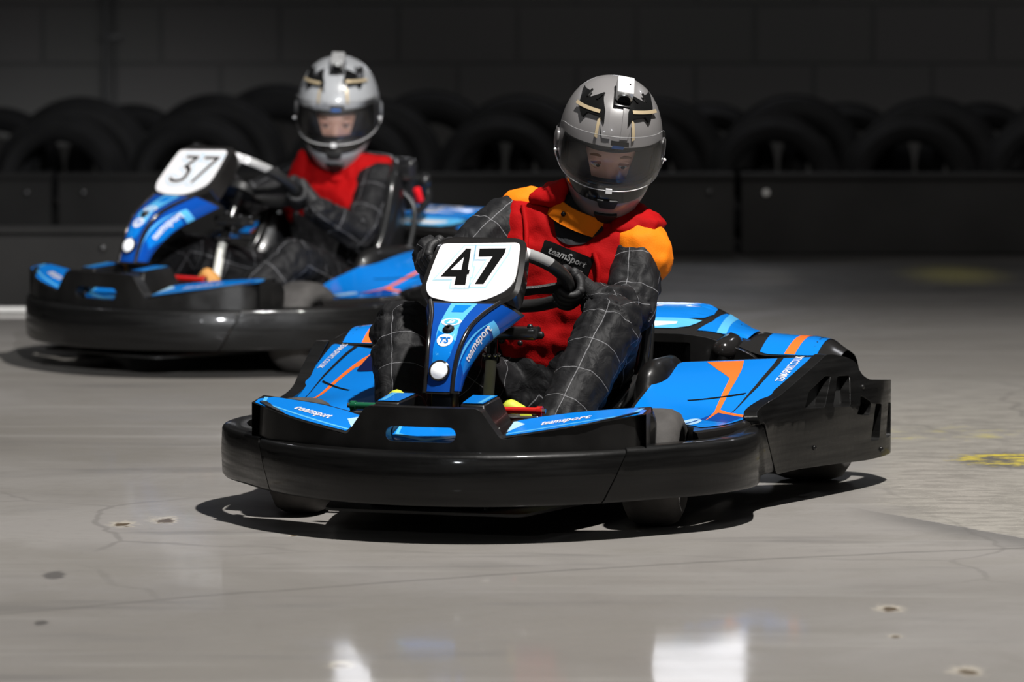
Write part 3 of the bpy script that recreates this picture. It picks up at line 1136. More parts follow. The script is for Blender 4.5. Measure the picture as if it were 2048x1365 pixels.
    St.box((0.235, 0, 0.262), (0.050, 0.050, 0.11), 'black', 0.006)
    St.box((0.20, 0, 0.15), (0.09, 0.07, 0.16), 'dark', 0.006)
    St.obj('fairing_support', K)

    # --- wheels
    wheel(K, 'front_wheel', 0.0, 0.405, 0.128, 0.118, steer)
    wheel(K, 'front_wheel', 0.0, -0.405, 0.128, 0.118, steer)
    wheel(K, 'rear_wheel', -0.955, 0.515, 0.136, 0.172)
    wheel(K, 'rear_wheel', -0.955, -0.515, 0.136, 0.172)

    # --- chassis
    Ch = MB()
    for sgn in (1, -1):
        Ch.tube(cr([(0.33, sgn * 0.12, 0.075), (0.05, sgn * 0.27, 0.075), (-0.25, sgn * 0.32, 0.075), (-0.7, sgn * 0.31, 0.075), (-1.02, sgn * 0.30, 0.08)], 6), 0.015, 'frame', 10)
        Ch.tube([(0.0, sgn * 0.23, 0.12), (0.0, sgn * 0.36, 0.128)], 0.014, 'frame', 10)
        Ch.tube([(-0.3, sgn * 0.31, 0.08), (-0.3, sgn * 0.55, 0.11)], 0.011, 'frame', 10)
        Ch.tube([(-0.75, sgn * 0.31, 0.08), (-0.75, sgn * 0.62, 0.11)], 0.011, 'frame', 10)
    Ch.tube([(0.33, -0.12, 0.075), (0.33, 0.12, 0.075)], 0.015, 'frame', 10)
    Ch.tube([(-0.955, -0.45, 0.136), (-0.955, 0.45, 0.136)], 0.018, 'frame', 12)
    Ch.tube([(0.33, 0, 0.08), (0.40, 0, 0.11), (0.33, 0.24, 0.12)], 0.012, 'frame', 10)
    Ch.obj('chassis_frame', K)
    Tr = MB()
    Tr.slab(rpoly([(0.40, -0.22), (0.40, 0.22), (0.05, 0.30), (-0.25, 0.33), (-0.55, 0.33), (-0.55, -0.33), (-0.25, -0.33), (0.05, -0.30)], 0.03, 3),
            lambda a, b, d: (a, b, 0.062 - d), 0.006, 'dark', maxlen=0.1)
    Tr.obj('floor_tray', K)

    # --- steering
    S = MB()
    n_ = STEER_N.normalized()
    foot = Vector((-0.035, 0.0, 0.10))
    top = STEER_C - n_ * 0.075
    a_ = foot.lerp(top, 0.88)
    S.tube([foot, Vector((-0.105, 0, 0.345))], 0.0125, 'pipe', 16)
    col = S.obj('steering_column', K, label='bare silver tube')
    S2 = MB()
    S2.tube([Vector((-0.103, 0, 0.338)), Vector((-0.108, 0, 0.352))], 0.019, 'frame', 12)
    for k in range(8):
        a = 2 * pi * k / 8
        S2.sphere((-0.106 + 0.017 * cos(a), 0.017 * sin(a), 0.352), 0.005, 'steel', 8, 6)
    S2.tube([Vector((-0.108, 0, 0.35)), top, STEER_C - n_ * 0.02], 0.012, 'frame', 12)
    S2.box(Vector((-0.085, 0.06, 0.405)), (0.05, 0.11, 0.028), 'frame', 0.006)
    for (x, y, z, r) in ((-0.07, 0.10, 0.42, 0.009), (-0.09, 0.03, 0.425, 0.010), (-0.06, 0.08, 0.385, 0.008), (-0.10, 0.115, 0.400, 0.011), (-0.115, 0.02, 0.385, 0.010)):
        S2.sphere((x, y, z), r * 0.8, 'rim', 10, 8)
    S2.obj('column_clamp', col)
    SW = MB()
    L, T, n_ = steer_frame(turn)
    SW.tube([STEER_C + (L * cos(a) + T * sin(a) * (0.93 if sin(a) < -0.5 else 1)) * STEER_R for a in [2 * pi * k / 64 for k in range(64)]], 0.0150, 'grip', 14, closed=True)
    wh = SW.obj('steering_wheel', K, sharp=60)
    SP = MB()
    for a in (0.12, pi - 0.12, -pi / 2):
        p = STEER_C + (L * cos(a) + T * sin(a)) * (STEER_R - 0.008)
        hub = STEER_C - n_ * 0.030 + (L * cos(a) + T * sin(a)) * 0.03
        w_ = (-L * sin(a) + T * cos(a))
        rows = [[hub + w_ * 0.024, hub - w_ * 0.024], [hub.lerp(p, 0.5) + w_ * 0.017, hub.lerp(p, 0.5) - w_ * 0.017], [p + w_ * 0.026, p - w_ * 0.026]]
        bot = [[q - n_ * 0.006 for q in r] for r in rows]
        SP.grid([[r[0], r[1], b[1], b[0]] for r, b in zip(rows, bot)], 'grip', wrap_v=True)
    SP.lathe([(0.0003, 0.004), (0.040, 0.004), (0.044, 0.0), (0.044, -0.02), (0.0003, -0.02)], 'grip', 28,
             Matrix.Translation(STEER_C - n_ * 0.026) @ n_.to_track_quat('Y', 'Z').to_matrix().to_4x4())
    SP.obj('wheel_spokes', wh)
    GL = MB()                                       # silver label wrapped over the top of the rim

    def gmap2(a, b, d, h=0.0156):
        # a along the rim (m), b around its section (rad)
        an = pi / 2 - a / STEER_R
        r_ = L * cos(an) + T * sin(an)
        c = STEER_C + r_ * STEER_R
        dirv = r_ * cos(b) + n_ * sin(b)
        return c + dirv * (h + d)
    q_ = 0.05
    GL.slab([(-0.115, -0.9 * q_), (0.100, -0.9 * q_), (0.115, 0.9 * q_), (-0.115, 0.9 * q_)], lambda a, b, d: gmap2(a, b / q_, 0), 0, 'silverlabel', maxlen=0.012)
    GL.slab([(-0.10, -0.85 * q_), (0.050, -0.85 * q_), (0.050, 0.85 * q_), (-0.10, 0.85 * q_)], lambda a, b, d: gmap2(a, b / q_, 0.0004), 0, 'white', maxlen=0.012)
    V, F = text2d('SPORTS', 0.1, 0.135, 1.0, 0.02)
    GL.add([gmap2(x - 0.025, -y * 1.0 + 0.05, 0.0009) for x, y in V], F, 'silverlabel')
    GL.obj('grip_label', wh, sharp=80, label='silver and white wrapped label')

    # --- pedals
    pedal_parts(K, 'brake_pedal', 1, 'red', 'red roller pedal')
    pedal_parts(K, 'throttle_pedal', -1, 'green', 'green roller pedal')

    # --- seat
    rimp = cr([(-0.17, 0.17, 0.185), (-0.27, 0.215, 0.205), (-0.36, 0.232, 0.238), (-0.46, 0.236, 0.278), (-0.512, 0.236, 0.335), (-0.548, 0.232, 0.42),
               (-0.582, 0.218, 0.498), (-0.635, 0.180, 0.535), (-0.70, 0.10, 0.552), (-0.715, 0.0, 0.556)], 5)
    bot = cr([(-0.15, 0, 0.125), (-0.25, 0, 0.105), (-0.36, 0, 0.090), (-0.50, 0, 0.088), (-0.62, 0, 0.105), (-0.69, 0, 0.18), (-0.725, 0, 0.30), (-0.742, 0, 0.42),
              (-0.745, 0, 0.52), (-0.72, 0, 0.555)], 5)
    rows = []
    for r_, b_ in zip(rimp, bot):
        row = []
        for k in range(25):
            f = -1 + 2 * k / 24
            c = abs(f) ** 5
            y = r_.y * (f if abs(f) < 1 else f)
            y = r_.y * (1 - (1 - abs(f)) ** 1.0) * (1 if f > 0 else -1)
            row.append((b_.x + (r_.x - b_.x) * c, y, b_.z + (r_.z - b_.z) * c))
        rows.append(row)
    Se = MB()
    Se.grid(rows, 'seat')
    seat = Se.obj('seat', K, sharp=60, solid=0.006)
    Rt = MB()
    loop = [(p.x, p.y, p.z) for p in rimp] + [(p.x, -p.y, p.z) for p in rimp[::-1][1:]]
    Rt.tube(loop, 0.0155, 'frame', 12)
    Rt.obj('seat_rim', seat, sharp=60)
    for sgn in (1, -1):
        Ss = MB()
        Ss.tube(cr([(-0.68, sgn * 0.150, 0.48), (-0.705, sgn * 0.195, 0.41), (-0.66, sgn * 0.205, 0.27), (-0.61, sgn * 0.20, 0.10)], 6), 0.0095, 'frame', 10)
        Ss.obj('seat_stay', seat)
    Hr = MB()
    Hr.hull([((-0.76, 0.13, 0.535), 0.022), ((-0.76, -0.13, 0.535), 0.022), ((-0.775, 0.11, 0.42), 0.02), ((-0.775, -0.11, 0.42), 0.02)], 'seat')
    Hr.obj('back_pad', seat)
    Bk = MB()
    Bk.box((-0.745, 0.175, 0.452), (0.020, 0.018, 0.045), 'redlight', 0.005, Matrix.Rotation(0.4, 3, 'Y'))
    Bk.obj('belt_buckle', seat, label='small red buckle')
    Bs = MB()
    Bs.tube(cr([(-0.73, 0.12, 0.50), (-0.79, 0.150, 0.49), (-0.80, 0.165, 0.44), (-0.74, 0.17, 0.39)], 6), 0.012, 'frame', 10)
    Bs.sphere((-0.79, 0.16, 0.49), 0.02, 'frame', 12, 8)
    Bs.obj('belt_bracket', seat)

    # --- engine cover
    E_ = MB()
    NU, NV = 62, 12
    rows = [[cover(i / NU, j / NV * 1.5) for j in range(NV + 1)] for i in range(NU + 1)]
    E_.grid(rows, 'gloss', flip=False)
    cm = lambda h: (lambda u, v, d: surf_off(cover, u, v, h, 1.0))
    E_.slab(rpoly([(0.24, 0.33), (0.70, 0.33), (0.733, 0.42), (0.742, 0.62), (0.735, 0.92), (0.71, 1.02), (0.24, 1.02)], 0.02, 3), cm(0.0012), 0, 'blue', maxlen=0.03)
    E_.slab([(0.24, 0.10), (0.690, 0.10), (0.716, 0.16), (0.728, 0.26), (0.733, 0.34), (0.24, 0.34)], cm(0.0018), 0, 'sky', maxlen=0.03)
    E_.slab([(0.24, 0.14), (0.655, 0.14), (0.69, 0.20), (0.69, 0.25), (0.24, 0.24)], cm(0.0022), 0, 'white', maxlen=0.03)
    for (s0, s1) in ((1, 0), (-1, 1)):
        fl = (lambda q: [(u, v) for u, v in q]) if s0 > 0 else (lambda q: [(1 - u, v) for u, v in q][::-1])
        E_.slab(fl([(0.735, 0.10), (0.750, 0.40), (0.752, 0.90), (0.760, 1.04), (0.80, 1.04), (0.832, 0.60), (0.828, 0.32), (0.80, 0.18)]), cm(0.0012), 0, 'blue', maxlen=0.03)
        E_.slab(fl([(0.756, 0.99), (0.772, 0.99), (0.780, 0.50), (0.786, 0.18), (0.770, 0.14), (0.766, 0.45)]), cm(0.0016), 0, 'sky', maxlen=0.03)
        E_.slab(fl([(0.790, 0.80), (0.810, 0.62), (0.822, 0.42), (0.816, 0.40), (0.800, 0.60), (0.786, 0.78)]), cm(0.0018), 0, 'ink', maxlen=0.03)
        E_.slab(fl(rpoly([(0.856, 0.03), (0.962, 0.03), (0.966, 1.08), (0.858, 1.08)], 0.03, 4)), cm(0.0012), 0, 'blue', maxlen=0.03)
        E_.slab(fl([(0.902, 0.04), (0.922, 0.04), (0.932, 1.06), (0.916, 1.06)]), cm(0.0017), 0, 'orange', maxlen=0.03)
        E_.slab(fl([(0.912, 0.45), (0.918, 0.40), (0.950, 1.02), (0.944, 1.04)]), cm(0.0019), 0, 'orange', maxlen=0.03)
    V, F = text2d(num, 0.2, None, 1.0, 0.02)
    E_.add([cm(0.0024)(0.53 - x * 0.14, 0.72 - y * 0.45, 0) for x, y in V], F, 'white')
    V, F = text2d(num, 0.2, None, 1.0, 0.0)
    E_.add([cm(0.0028)(0.53 - x * 0.125, 0.72 - y * 0.38, 0) for x, y in V], F, 'ink')
    cov = E_.obj('engine_cover', K, sharp=50)
    Lp = MB()                                      # front lip with the cooling slot
    lip = [(-0.46, 0.27), (-0.33, 0.258), (0.33, 0.258), (0.46, 0.27), (0.44, 0.305), (0.40, 0.322), (0.33, 0.346), (0.27, 0.353), (-0.27, 0.353), (-0.33, 0.346), (-0.40, 0.322), (-0.44, 0.305)]
    Lp.slab(rpoly(lip, 0.02, 3), lambda a, b, d: (-0.735 - d, a, b), 0.02, 'black',
            holes=[rrect(-0.29, 0.283, 0.285, 0.333, 0.006)], maxlen=0.05)
    Lp.slab(rrect(-0.31, 0.27, 0.31, 0.345, 0.01), lambda a, b, d: (-0.765 - d, a, b), 0.004, 'dark', maxlen=0.2)
    for (a, b) in ((0.365, 0.315), (-0.365, 0.315)):
        Lp.hull([((-0.735, a, b), 0.030), ((-0.80, a, b + 0.005), 0.034)], 'gloss')
    Lp.obj('cooling_slot', cov, bevel=0.006)
    for sgn in (1, -1):
        Tk = MB()
        Tk.hull([((-0.43, sgn * 0.285, 0.255), (0.085, 0.040, 0.068)), ((-0.56, sgn * 0.285, 0.235), (0.085, 0.040, 0.085)), ((-0.36, sgn * 0.285, 0.17), (0.06, 0.036, 0.06))], 'black', 3)
        Tk.obj('side_tank', K, sharp=60)
    En = MB()
    En.box((-0.86, 0.0, 0.20), (0.24, 0.60, 0.17), 'dark', 0.02)
    En.box((-0.62, 0.36, 0.17), (0.26, 0.12, 0.16), 'dark', 0.02)
    En.box((-0.62, -0.36, 0.17), (0.26, 0.12, 0.16), 'dark', 0.02)
    En.obj('engine_block', K)
    return K


# ------------------------------------------------------------------ drivers
def hs_r(dx, dy, dz):
    n = 2.25
    a, b, c = 0.150, 0.1185, (0.152 if dz > 0 else 0.168)
    r = (abs(dx / a) ** n + abs(dy / b) ** n + abs(dz / c) ** n) ** (-1 / n)
    el = math.degrees(math.asin(max(-1, min(1, dz))))
    if el < -12:                                   # the jaw narrows
        k = min(1, (-12 - el) / 40)
        b *= 1 - 0.20 * k * (2 - k)
        r = (abs(dx / a) ** n + abs(dy / b) ** n + abs(dz / c) ** n) ** (-1 / n)
    if dx > 0 and el < -10:
        k = min(1, (-10 - el) / 22)
        k = k * k * (3 - 2 * k)
        r += 0.024 * k * (dx / sqrt(dx * dx + dy * dy + 1e-9)) ** 2 * (1 if el > -50 else max(0, (70 + el) / 20))
    return r


def hshell(az, el, h=0.0):
    """helmet surface in the helmet frame; az to the wearer's left, degrees"""
    a, e = radians(az), radians(el)
    d = (cos(a) * cos(e), sin(a) * cos(e), sin(e))
    r = hs_r(*d) + h
    return (d[0] * r, d[1] * r, d[2] * r)
# ---- end of helmet surface


def frame_rot(yaw, pitch, roll):
    """columns forward, left, up; pitch looks down, roll leans the crown to the wearer's left"""
    y, p = radians(yaw), radians(pitch)
    f = Vector((cos(y) * cos(p), sin(y) * cos(p), -sin(p)))
    l = Vector((-sin(y), cos(y), 0))
    u = f.cross(l)
    c, s_ = cos(radians(roll)), sin(radians(roll))
    l2, u2 = l * c - u * s_, u * c + l * s_
    return Matrix((f, l2, u2)).transposed()


def remeshed(mb, vox, smooth=4):
    me = mb.mesh('tmp', sharp=None)
    o = bpy.data.objects.new('tmp', me)
    COL.objects.link(o)
    r = o.modifiers.new('r', 'REMESH')
    r.mode = 'VOXEL'
    r.voxel_size = vox
    s = o.modifiers.new('s', 'SMOOTH')
    s.factor = 0.5
    s.iterations = smooth
    dg = bpy.context.evaluated_depsgraph_get()
    me2 = bpy.data.meshes.new_from_object(o.evaluated_get(dg))
    V = [v.co.copy() for v in me2.vertices]
    N = [v.normal.copy() for v in me2.vertices]
    F = [tuple(p.vertices) for p in me2.polygons]
    bpy.data.objects.remove(o)
    bpy.data.meshes.remove(me)
    bpy.data.meshes.remove(me2)
    return V, N, F


def limb_coord(p, chain, front):
    """nearest point on a joint chain -> (distance, length along, cos5, sin5)"""
    best = None
    acc = 0
    for (a, b) in zip(chain, chain[1:]):
        ab = b - a
        L = ab.length
        t = max(0, min(1, (p - a).dot(ab) / (L * L)))
        q = a + ab * t
        d = (p - q).length
        if best is None or d < best[0]:
            ax = ab / L
            f = (front - ax * front.dot(ax)).normalized()
            g = ax.cross(f)
            w = p - q
            an = atan2(w.dot(g), w.dot(f))
            best = (d, acc + t * L, cos(4 * an), sin(4 * an))
        acc += L
    return best


def make_head(mb, C, R, look):
    """head with a face, in the helmet frame at C; eyes turned to look=(side, down)"""
    def P(x, y, z):
        return C + R @ Vector((x, y, z))
    NA, NE = 72, 52
    V = []
    skin_f, pad_f, lip_f = [], [], []
    g = lambda v, m, s: math.exp(-((v - m) / s) ** 2)
    for j in range(NE + 1):
        el = -90 + 180 * j / NE
        for i in range(NA):
            az = -180 + 360 * i / NA
            a, e = radians(az), radians(el)
            d = (cos(a) * cos(e), sin(a) * cos(e), sin(e))
            ax, by, cz = (0.090 if d[0] > 0 else 0.092), 0.071, (0.112 if d[2] > 0 else 0.108)
            r = (abs(d[0] / ax) ** 2.2 + abs(d[1] / by) ** 2.2 + abs(d[2] / cz) ** 2.2) ** (-1 / 2.2)
            if d[0] > 0:
                nose = 0.021 * g(az, 0, 8.5) * (g(el, -17, 7) if el < -17 else g(el, -17, 13))
                nose += 0.006 * (g(az, 9, 5) + g(az, -9, 5)) * g(el, -19, 5)
                sock = -0.0075 * (g(az, 21, 11) + g(az, -21, 11)) * g(el, 0, 8)
                brow = 0.0035 * (g(az, 20, 14) + g(az, -20, 14)) * g(el, 11, 5)
                chk = 0.005 * (g(az, 32, 13) + g(az, -32, 13)) * g(el, -18, 12)
                lip = 0.005 * g(az, 0, 13) * (g(el, -34, 3) + g(el, -40, 3.5)) + 0.005 * g(az, 0, 15) * g(el, -54, 8)
                r += nose + sock + brow + chk + lip
            V.append(P(d[0] * r, d[1] * r, d[2] * r))
    for j in range(NE):
        for i in range(NA):
            f = (j * NA + i, j * NA + (i + 1) % NA, (j + 1) * NA + (i + 1) % NA, (j + 1) * NA + i)
            az = -180 + 360 * (i + 0.5) / NA
            el = -90 + 180 * (j + 0.5) / NE
            lim = 47 + min(0, el) * 0.35
            if abs(az) < lim and -70 < el < 21:
                (lip_f if (abs(az) < 15 and (-43 < el < -31)) else skin_f).append(f)
            else:
                pad_f.append(f)
    o = len(mb.v)
    mb.add(V, skin_f, 'skin')
    for fl, m_ in ((pad_f, 'padding'), (lip_f, 'lips')):
        k = mb.mi(m_)
        for f in fl:
            mb.f.append(tuple(i + o for i in f))
            mb.m.append(k)
    for s in (1, -1):
        ec = (0.0735, s * 0.0285, 0.000)
        mb.sphere(P(*ec), 0.0118, 'eyewhite', 20, 14)
        ld = Vector((1, look[0], look[1])).normalized()
        ic = Vector(ec) + ld * 0.0082
        mb.sphere(P(*ic), 0.0056, 'iris', 14, 10)
        # lids: two rolls of skin over the eyeball, heavier above
        for (zz, rr, xo, mt) in ((0.0058, 0.0052, 0.0085, 'lid'), (-0.0068, 0.0040, 0.0082, 'skin'), (0.0095, 0.0058, 0.0068, 'skin')):
            pts = [P(ec[0] + xo - 0.0075 * abs(k) ** 2, ec[1] + k * 0.0145, ec[2] + zz * (1 - 0.55 * abs(k) ** 1.7)) for k in [-1, -0.6, -0.2, 0.2, 0.6, 1]]
            mb.tube(pts, [rr * 0.35, rr * 0.85, rr, rr, rr * 0.85, rr * 0.35], mt, 8)
        pts = [P(0.0845 - 0.012 * abs(k * 0.5 + 0.5) ** 2, s * (0.013 + 0.034 * (k * 0.5 + 0.5)), 0.0185 + 0.004 * (1 - k * k)) for k in [-1, -0.5, 0, 0.5, 1]]
        mb.tube(pts, [0.0030, 0.0044, 0.0042, 0.0034, 0.0016], 'brow', 8)
        mb.sphere(P(0.098, s * 0.0075, -0.0335), (0.003, 0.0035, 0.0022), 'lid', 8, 6)


def make_helmet(parent, C, R, shell, vents, origin):
    def H(az, el, h=0.0):
        return C + R @ Vector(hshell(az, el, h))

    def Pl(x, y, z):
        return C + R @ Vector((x, y, z))
    EL0 = -60
    OPEN = (60.0, -15.5, 18.5)
    azs = sorted(set([-180 + 6 * i for i in range(61)] + [-60, 60]))
    els = sorted(set([EL0, -55, -50, -45, -40, -35, -30, -27, -23, -20, -15.5, -10, -5, 0, 5, 10, 14, 18.5, 24, 30, 36, 42, 48, 54, 60, 66, 72, 78, 84, 89.5]))
    S = MB()
    nA, nE = len(azs), len(els)
    outer = [[H(a, e) for a in azs] for e in els]
    inner = [[H(a, e, -0.022) for a in azs] for e in els]
    V = [p for r in outer for p in r]
    F, Fk = [], []
    In = []
    for j in range(nE - 1):
        for i in range(nA - 1):
            am, em = (azs[i] + azs[i + 1]) / 2, (els[j] + els[j + 1]) / 2
            if abs(am) < OPEN[0] and OPEN[1] < em < OPEN[2]:
                continue
            q = (j * nA + i, j * nA + i + 1, (j + 1) * nA + i + 1, (j + 1) * nA + i)
            In.append(q[::-1])
            if abs(am) < 84 and -28 < em < OPEN[1] + 0.01 and em < -15:
                Fk.append(q)
            else:
                F.append(q)
    S.add(V, F, shell)
    k = S.mi('gloss')
    for q in Fk:
        S.f.append(q)
        S.m.append(k)
    S.add([p for r in inner for p in r], In, 'padding')
    # lips: lower rim and eye-port rim
    S.grid([[H(a, EL0) for a in azs], [H(a, EL0 - 3, -0.008) for a in azs], [H(a, EL0, -0.022) for a in azs]], 'ink')
    port = [(a, OPEN[1]) for a in range(-60, 61, 6)] + [(60, e) for e in (-10, -5, 0, 5, 10, 14)] + [(a, OPEN[2]) for a in range(60, -61, -6)] + [(-60, e) for e in (14, 10, 5, 0, -5, -10)]
    S.tube([H(a, e, -0.004) for a, e in port], 0.0055, 'ink', 8, closed=True)
    S.grid([[H(a, e, 0) for a, e in port] + [H(*port[0])], [H(a, e, -0.026) for a, e in port] + [H(*port[0], -0.026)]], 'padding')
    Hm = S.obj('helmet', parent, origin, sharp=50)
    Hm.data.update()
    # cheek and brow pads
    Pd = MB()
    for s in (1, -1):
        Pd.hull([(Pl(0.062, s * 0.078, 0.02), 0.018), (Pl(0.070, s * 0.070, -0.05), 0.022), (Pl(0.092, s * 0.045, -0.085), 0.018), (Pl(0.02, s * 0.078, -0.04), 0.018)], 'padding')
    Pd.hull([(Pl(0.098, 0.045, 0.040), 0.011), (Pl(0.098, -0.045, 0.040), 0.011), (Pl(0.112, 0.0, 0.038), 0.011), (Pl(0.08, 0.0, 0.08), 0.02)], 'padding')
    Pd.hull([(Pl(0.122, 0.024, -0.058), 0.009), (Pl(0.122, -0.024, -0.058), 0.009), (Pl(0.126, 0.0, -0.045), 0.008), (Pl(0.125, 0, -0.09), 0.012)], 'padding')
    Pd.obj('lining', Hm, origin, label='dark padding inside the helmet')
    # grey ridge lines on the crown
    Rg = MB()
    for a0 in (-9, 9):
        Rg.slab([(a0 - 7, 24), (a0 + 7, 24), (a0 + 10, 62), (a0 - 10, 62)] if False else
                [(a0 * 0.9 - 3.5, 26), (a0 * 0.9 + 3.5, 26), (a0 * 2.2 + 9, 66), (a0 * 2.2 - 9, 66)],
                lambda a, e, d: H(a, e, 0.0032 - d), 0.0034, shell, maxlen=4)
    Rg.obj('crown_ridge', Hm, origin, sharp=30)
    # vents
    for poly in vents:
        Vt = MB()
        Vt.slab(rpoly(poly, 1.2, 2), lambda a, e, d: H(a, e, 0.0075 - d), 0.009, 'ink', maxlen=4)
        am = sum(p[0] for p in poly) / len(poly)
        em = sum(p[1] for p in poly) / len(poly)
        ob = Vt.obj('air_vent', Hm, origin, sharp=25, bevel=0.0015)
        Fl = MB()
        wa = (max(p[0] for p in poly) - min(p[0] for p in poly)) * 0.27
        Fl.slab([(am - wa, em - 1.5), (am + wa, em - 3.5), (am + wa, em - 6.5), (am - wa, em - 4.5)], lambda a, e, d: H(a, e, 0.0095 - d), 0.002, 'champagne', maxlen=4)
        for k_ in (-1, 1):
            Fl.slab([(am + k_ * wa * 0.45 - 1.5, em + 5), (am + k_ * wa * 0.45 + 1.5, em + 5), (am + k_ * wa * 0.7 + 2, em + 13), (am + k_ * wa * 0.7 - 1.2, em + 13)],
                    lambda a, e, d: H(a, e, 0.0105 - d), 0.004, 'ink', maxlen=4)
        Fl.obj('vent_slider', ob, origin, sharp=30, label='champagne coloured slider')
    Ch = MB()
    Ch.slab(rpoly([(-11, -37), (11, -37), (5, -47), (5, -57), (-5, -57), (-5, -47)], 1.5, 2), lambda a, e, d: H(a, e, 0.006 - d), 0.008, 'dark', maxlen=3)
    Ch.slab(rpoly([(-9, -24.5), (9, -24.5), (6, -30), (-6, -30)], 1.0, 2), lambda a, e, d: H(a, e, 0.006 - d), 0.008, 'dark', maxlen=3)
    Ch.obj('chin_vent', Hm, origin, sharp=30, bevel=0.0015)
    for s in (1, -1):
        St = MB()
        St.slab([(s * 16, 25), (s * 19, 26), (s * 20, 40), (s * 17, 44)][::s], lambda a, e, d: H(a, e, 0.0042), 0, 'champagne', maxlen=3)
        St.obj('foil_stripe', Hm, origin)
    # visor
    Vs = MB()
    va = [-92 + 184 * i / 46 for i in range(47)]

    def ve(a, t):
        lo = -17.5 + 13 * max(0, (abs(a) - 62) / 30) ** 1.5
        hi = 28 - 15 * max(0, (abs(a) - 62) / 30) ** 1.5
        return lo + (hi - lo) * t
    vh = lambda a, t: H(a, ve(a, t), 0.0070 + 0.003 * t * max(0, 1 - (a / 80) ** 2))
    Vs.grid([[vh(a, t / 14) for a in va] for t in range(15)], 'visor')
    vis = Vs.obj('visor', Hm, origin, sharp=None, label='clear plastic visor')
    Ve = MB()
    Ve.tube([vh(a, 0) for a in va], 0.0011, 'camsilver', 8)
    Ve.tube([vh(a, 1) for a in va if abs(a) < 75], 0.0007, 'silverlabel', 8)
    tabs = [(-2.5, -18.5), (2.5, -18.5), (2.5, -15.5), (-2.5, -15.5)]
    Ve.slab(tabs, lambda a, e, d: H(a, e, 0.012 - d), 0.003, 'camsilver', maxlen=2)
    Ve.slab([(-3, 21.0), (13, 20.0), (13, 24.0), (-3, 25)], lambda a, e, d: H(a, e, 0.0078), 0, 'ink', maxlen=3)
    Ve.slab([(-2, 18.6), (8, 18.2), (9, 20.6), (-1, 21.2)], lambda a, e, d: H(a, e, 0.0082), 0, 'blue', maxlen=3)
    Ve.obj('visor_trim', vis, origin, sharp=60)
    for s in (1, -1):
        Pv = MB()
        pc = H(s * 86, 3, 0.005)
        nn = (pc - C).normalized()
        Pv.lathe([(0.022, -0.004), (0.022, 0.001), (0.018, 0.003), (0.0003, 0.0035)], shell, 24, Matrix.Translation(pc) @ nn.to_track_quat('Y', 'Z').to_matrix().to_4x4())
        Pv.sphere(H(s * 68, -3, 0.011), 0.0040, 'camsilver', 10, 8)
        Pv.obj('visor_pivot', vis, origin)
    return Hm, H


def add_action_cam(Hm, H, C, az, el, R, col, origin, label):
    base = H(az, el, 0.0)
    nrm = (base - C).normalized()
    fwd = (R @ Vector((1, 0, -0.12)))
    f = (fwd - nrm * fwd.dot(nrm)).normalized()
    f = (f * 0.80 + fwd * 0.55).normalized()
    l = nrm.cross(f).normalized()
    u = f.cross(l).normalized()
    rot = Matrix((f, l, u)).transposed()
    Cm = MB()
    c0 = base + u * 0.013 - f * 0.012
    Cm.box(c0, (0.058, 0.0385, 0.030), col, 0.004, rot, 3)
    o = Cm.obj('action_camera', Hm, origin, sharp=40, label=label)
    Ln = MB()
    m_ = Matrix.Translation(c0 + f * 0.029 - u * 0.004) @ f.to_track_quat('Y', 'Z').to_matrix().to_4x4()
    Ln.lathe([(0.0165, -0.004), (0.0165, 0.006), (0.0145, 0.008), (0.0135, 0.004)], 'steel', 28, m_)
    Ln.lathe([(0.0135, 0.005), (0.007, 0.0035), (0.0003, 0.003)], 'ink', 28, m_)
    Ln.obj('camera_lens', o, origin)
    Mt = MB()
    Mt.box(base - u * 0.003, (0.07, 0.045, 0.008), 'ink', 0.003, rot)
    Mt.sphere(c0 + u * 0.0155 + l * 0.009, 0.0022, 'ink', 10, 6)
    Mt.obj('camera_mount', o, origin)


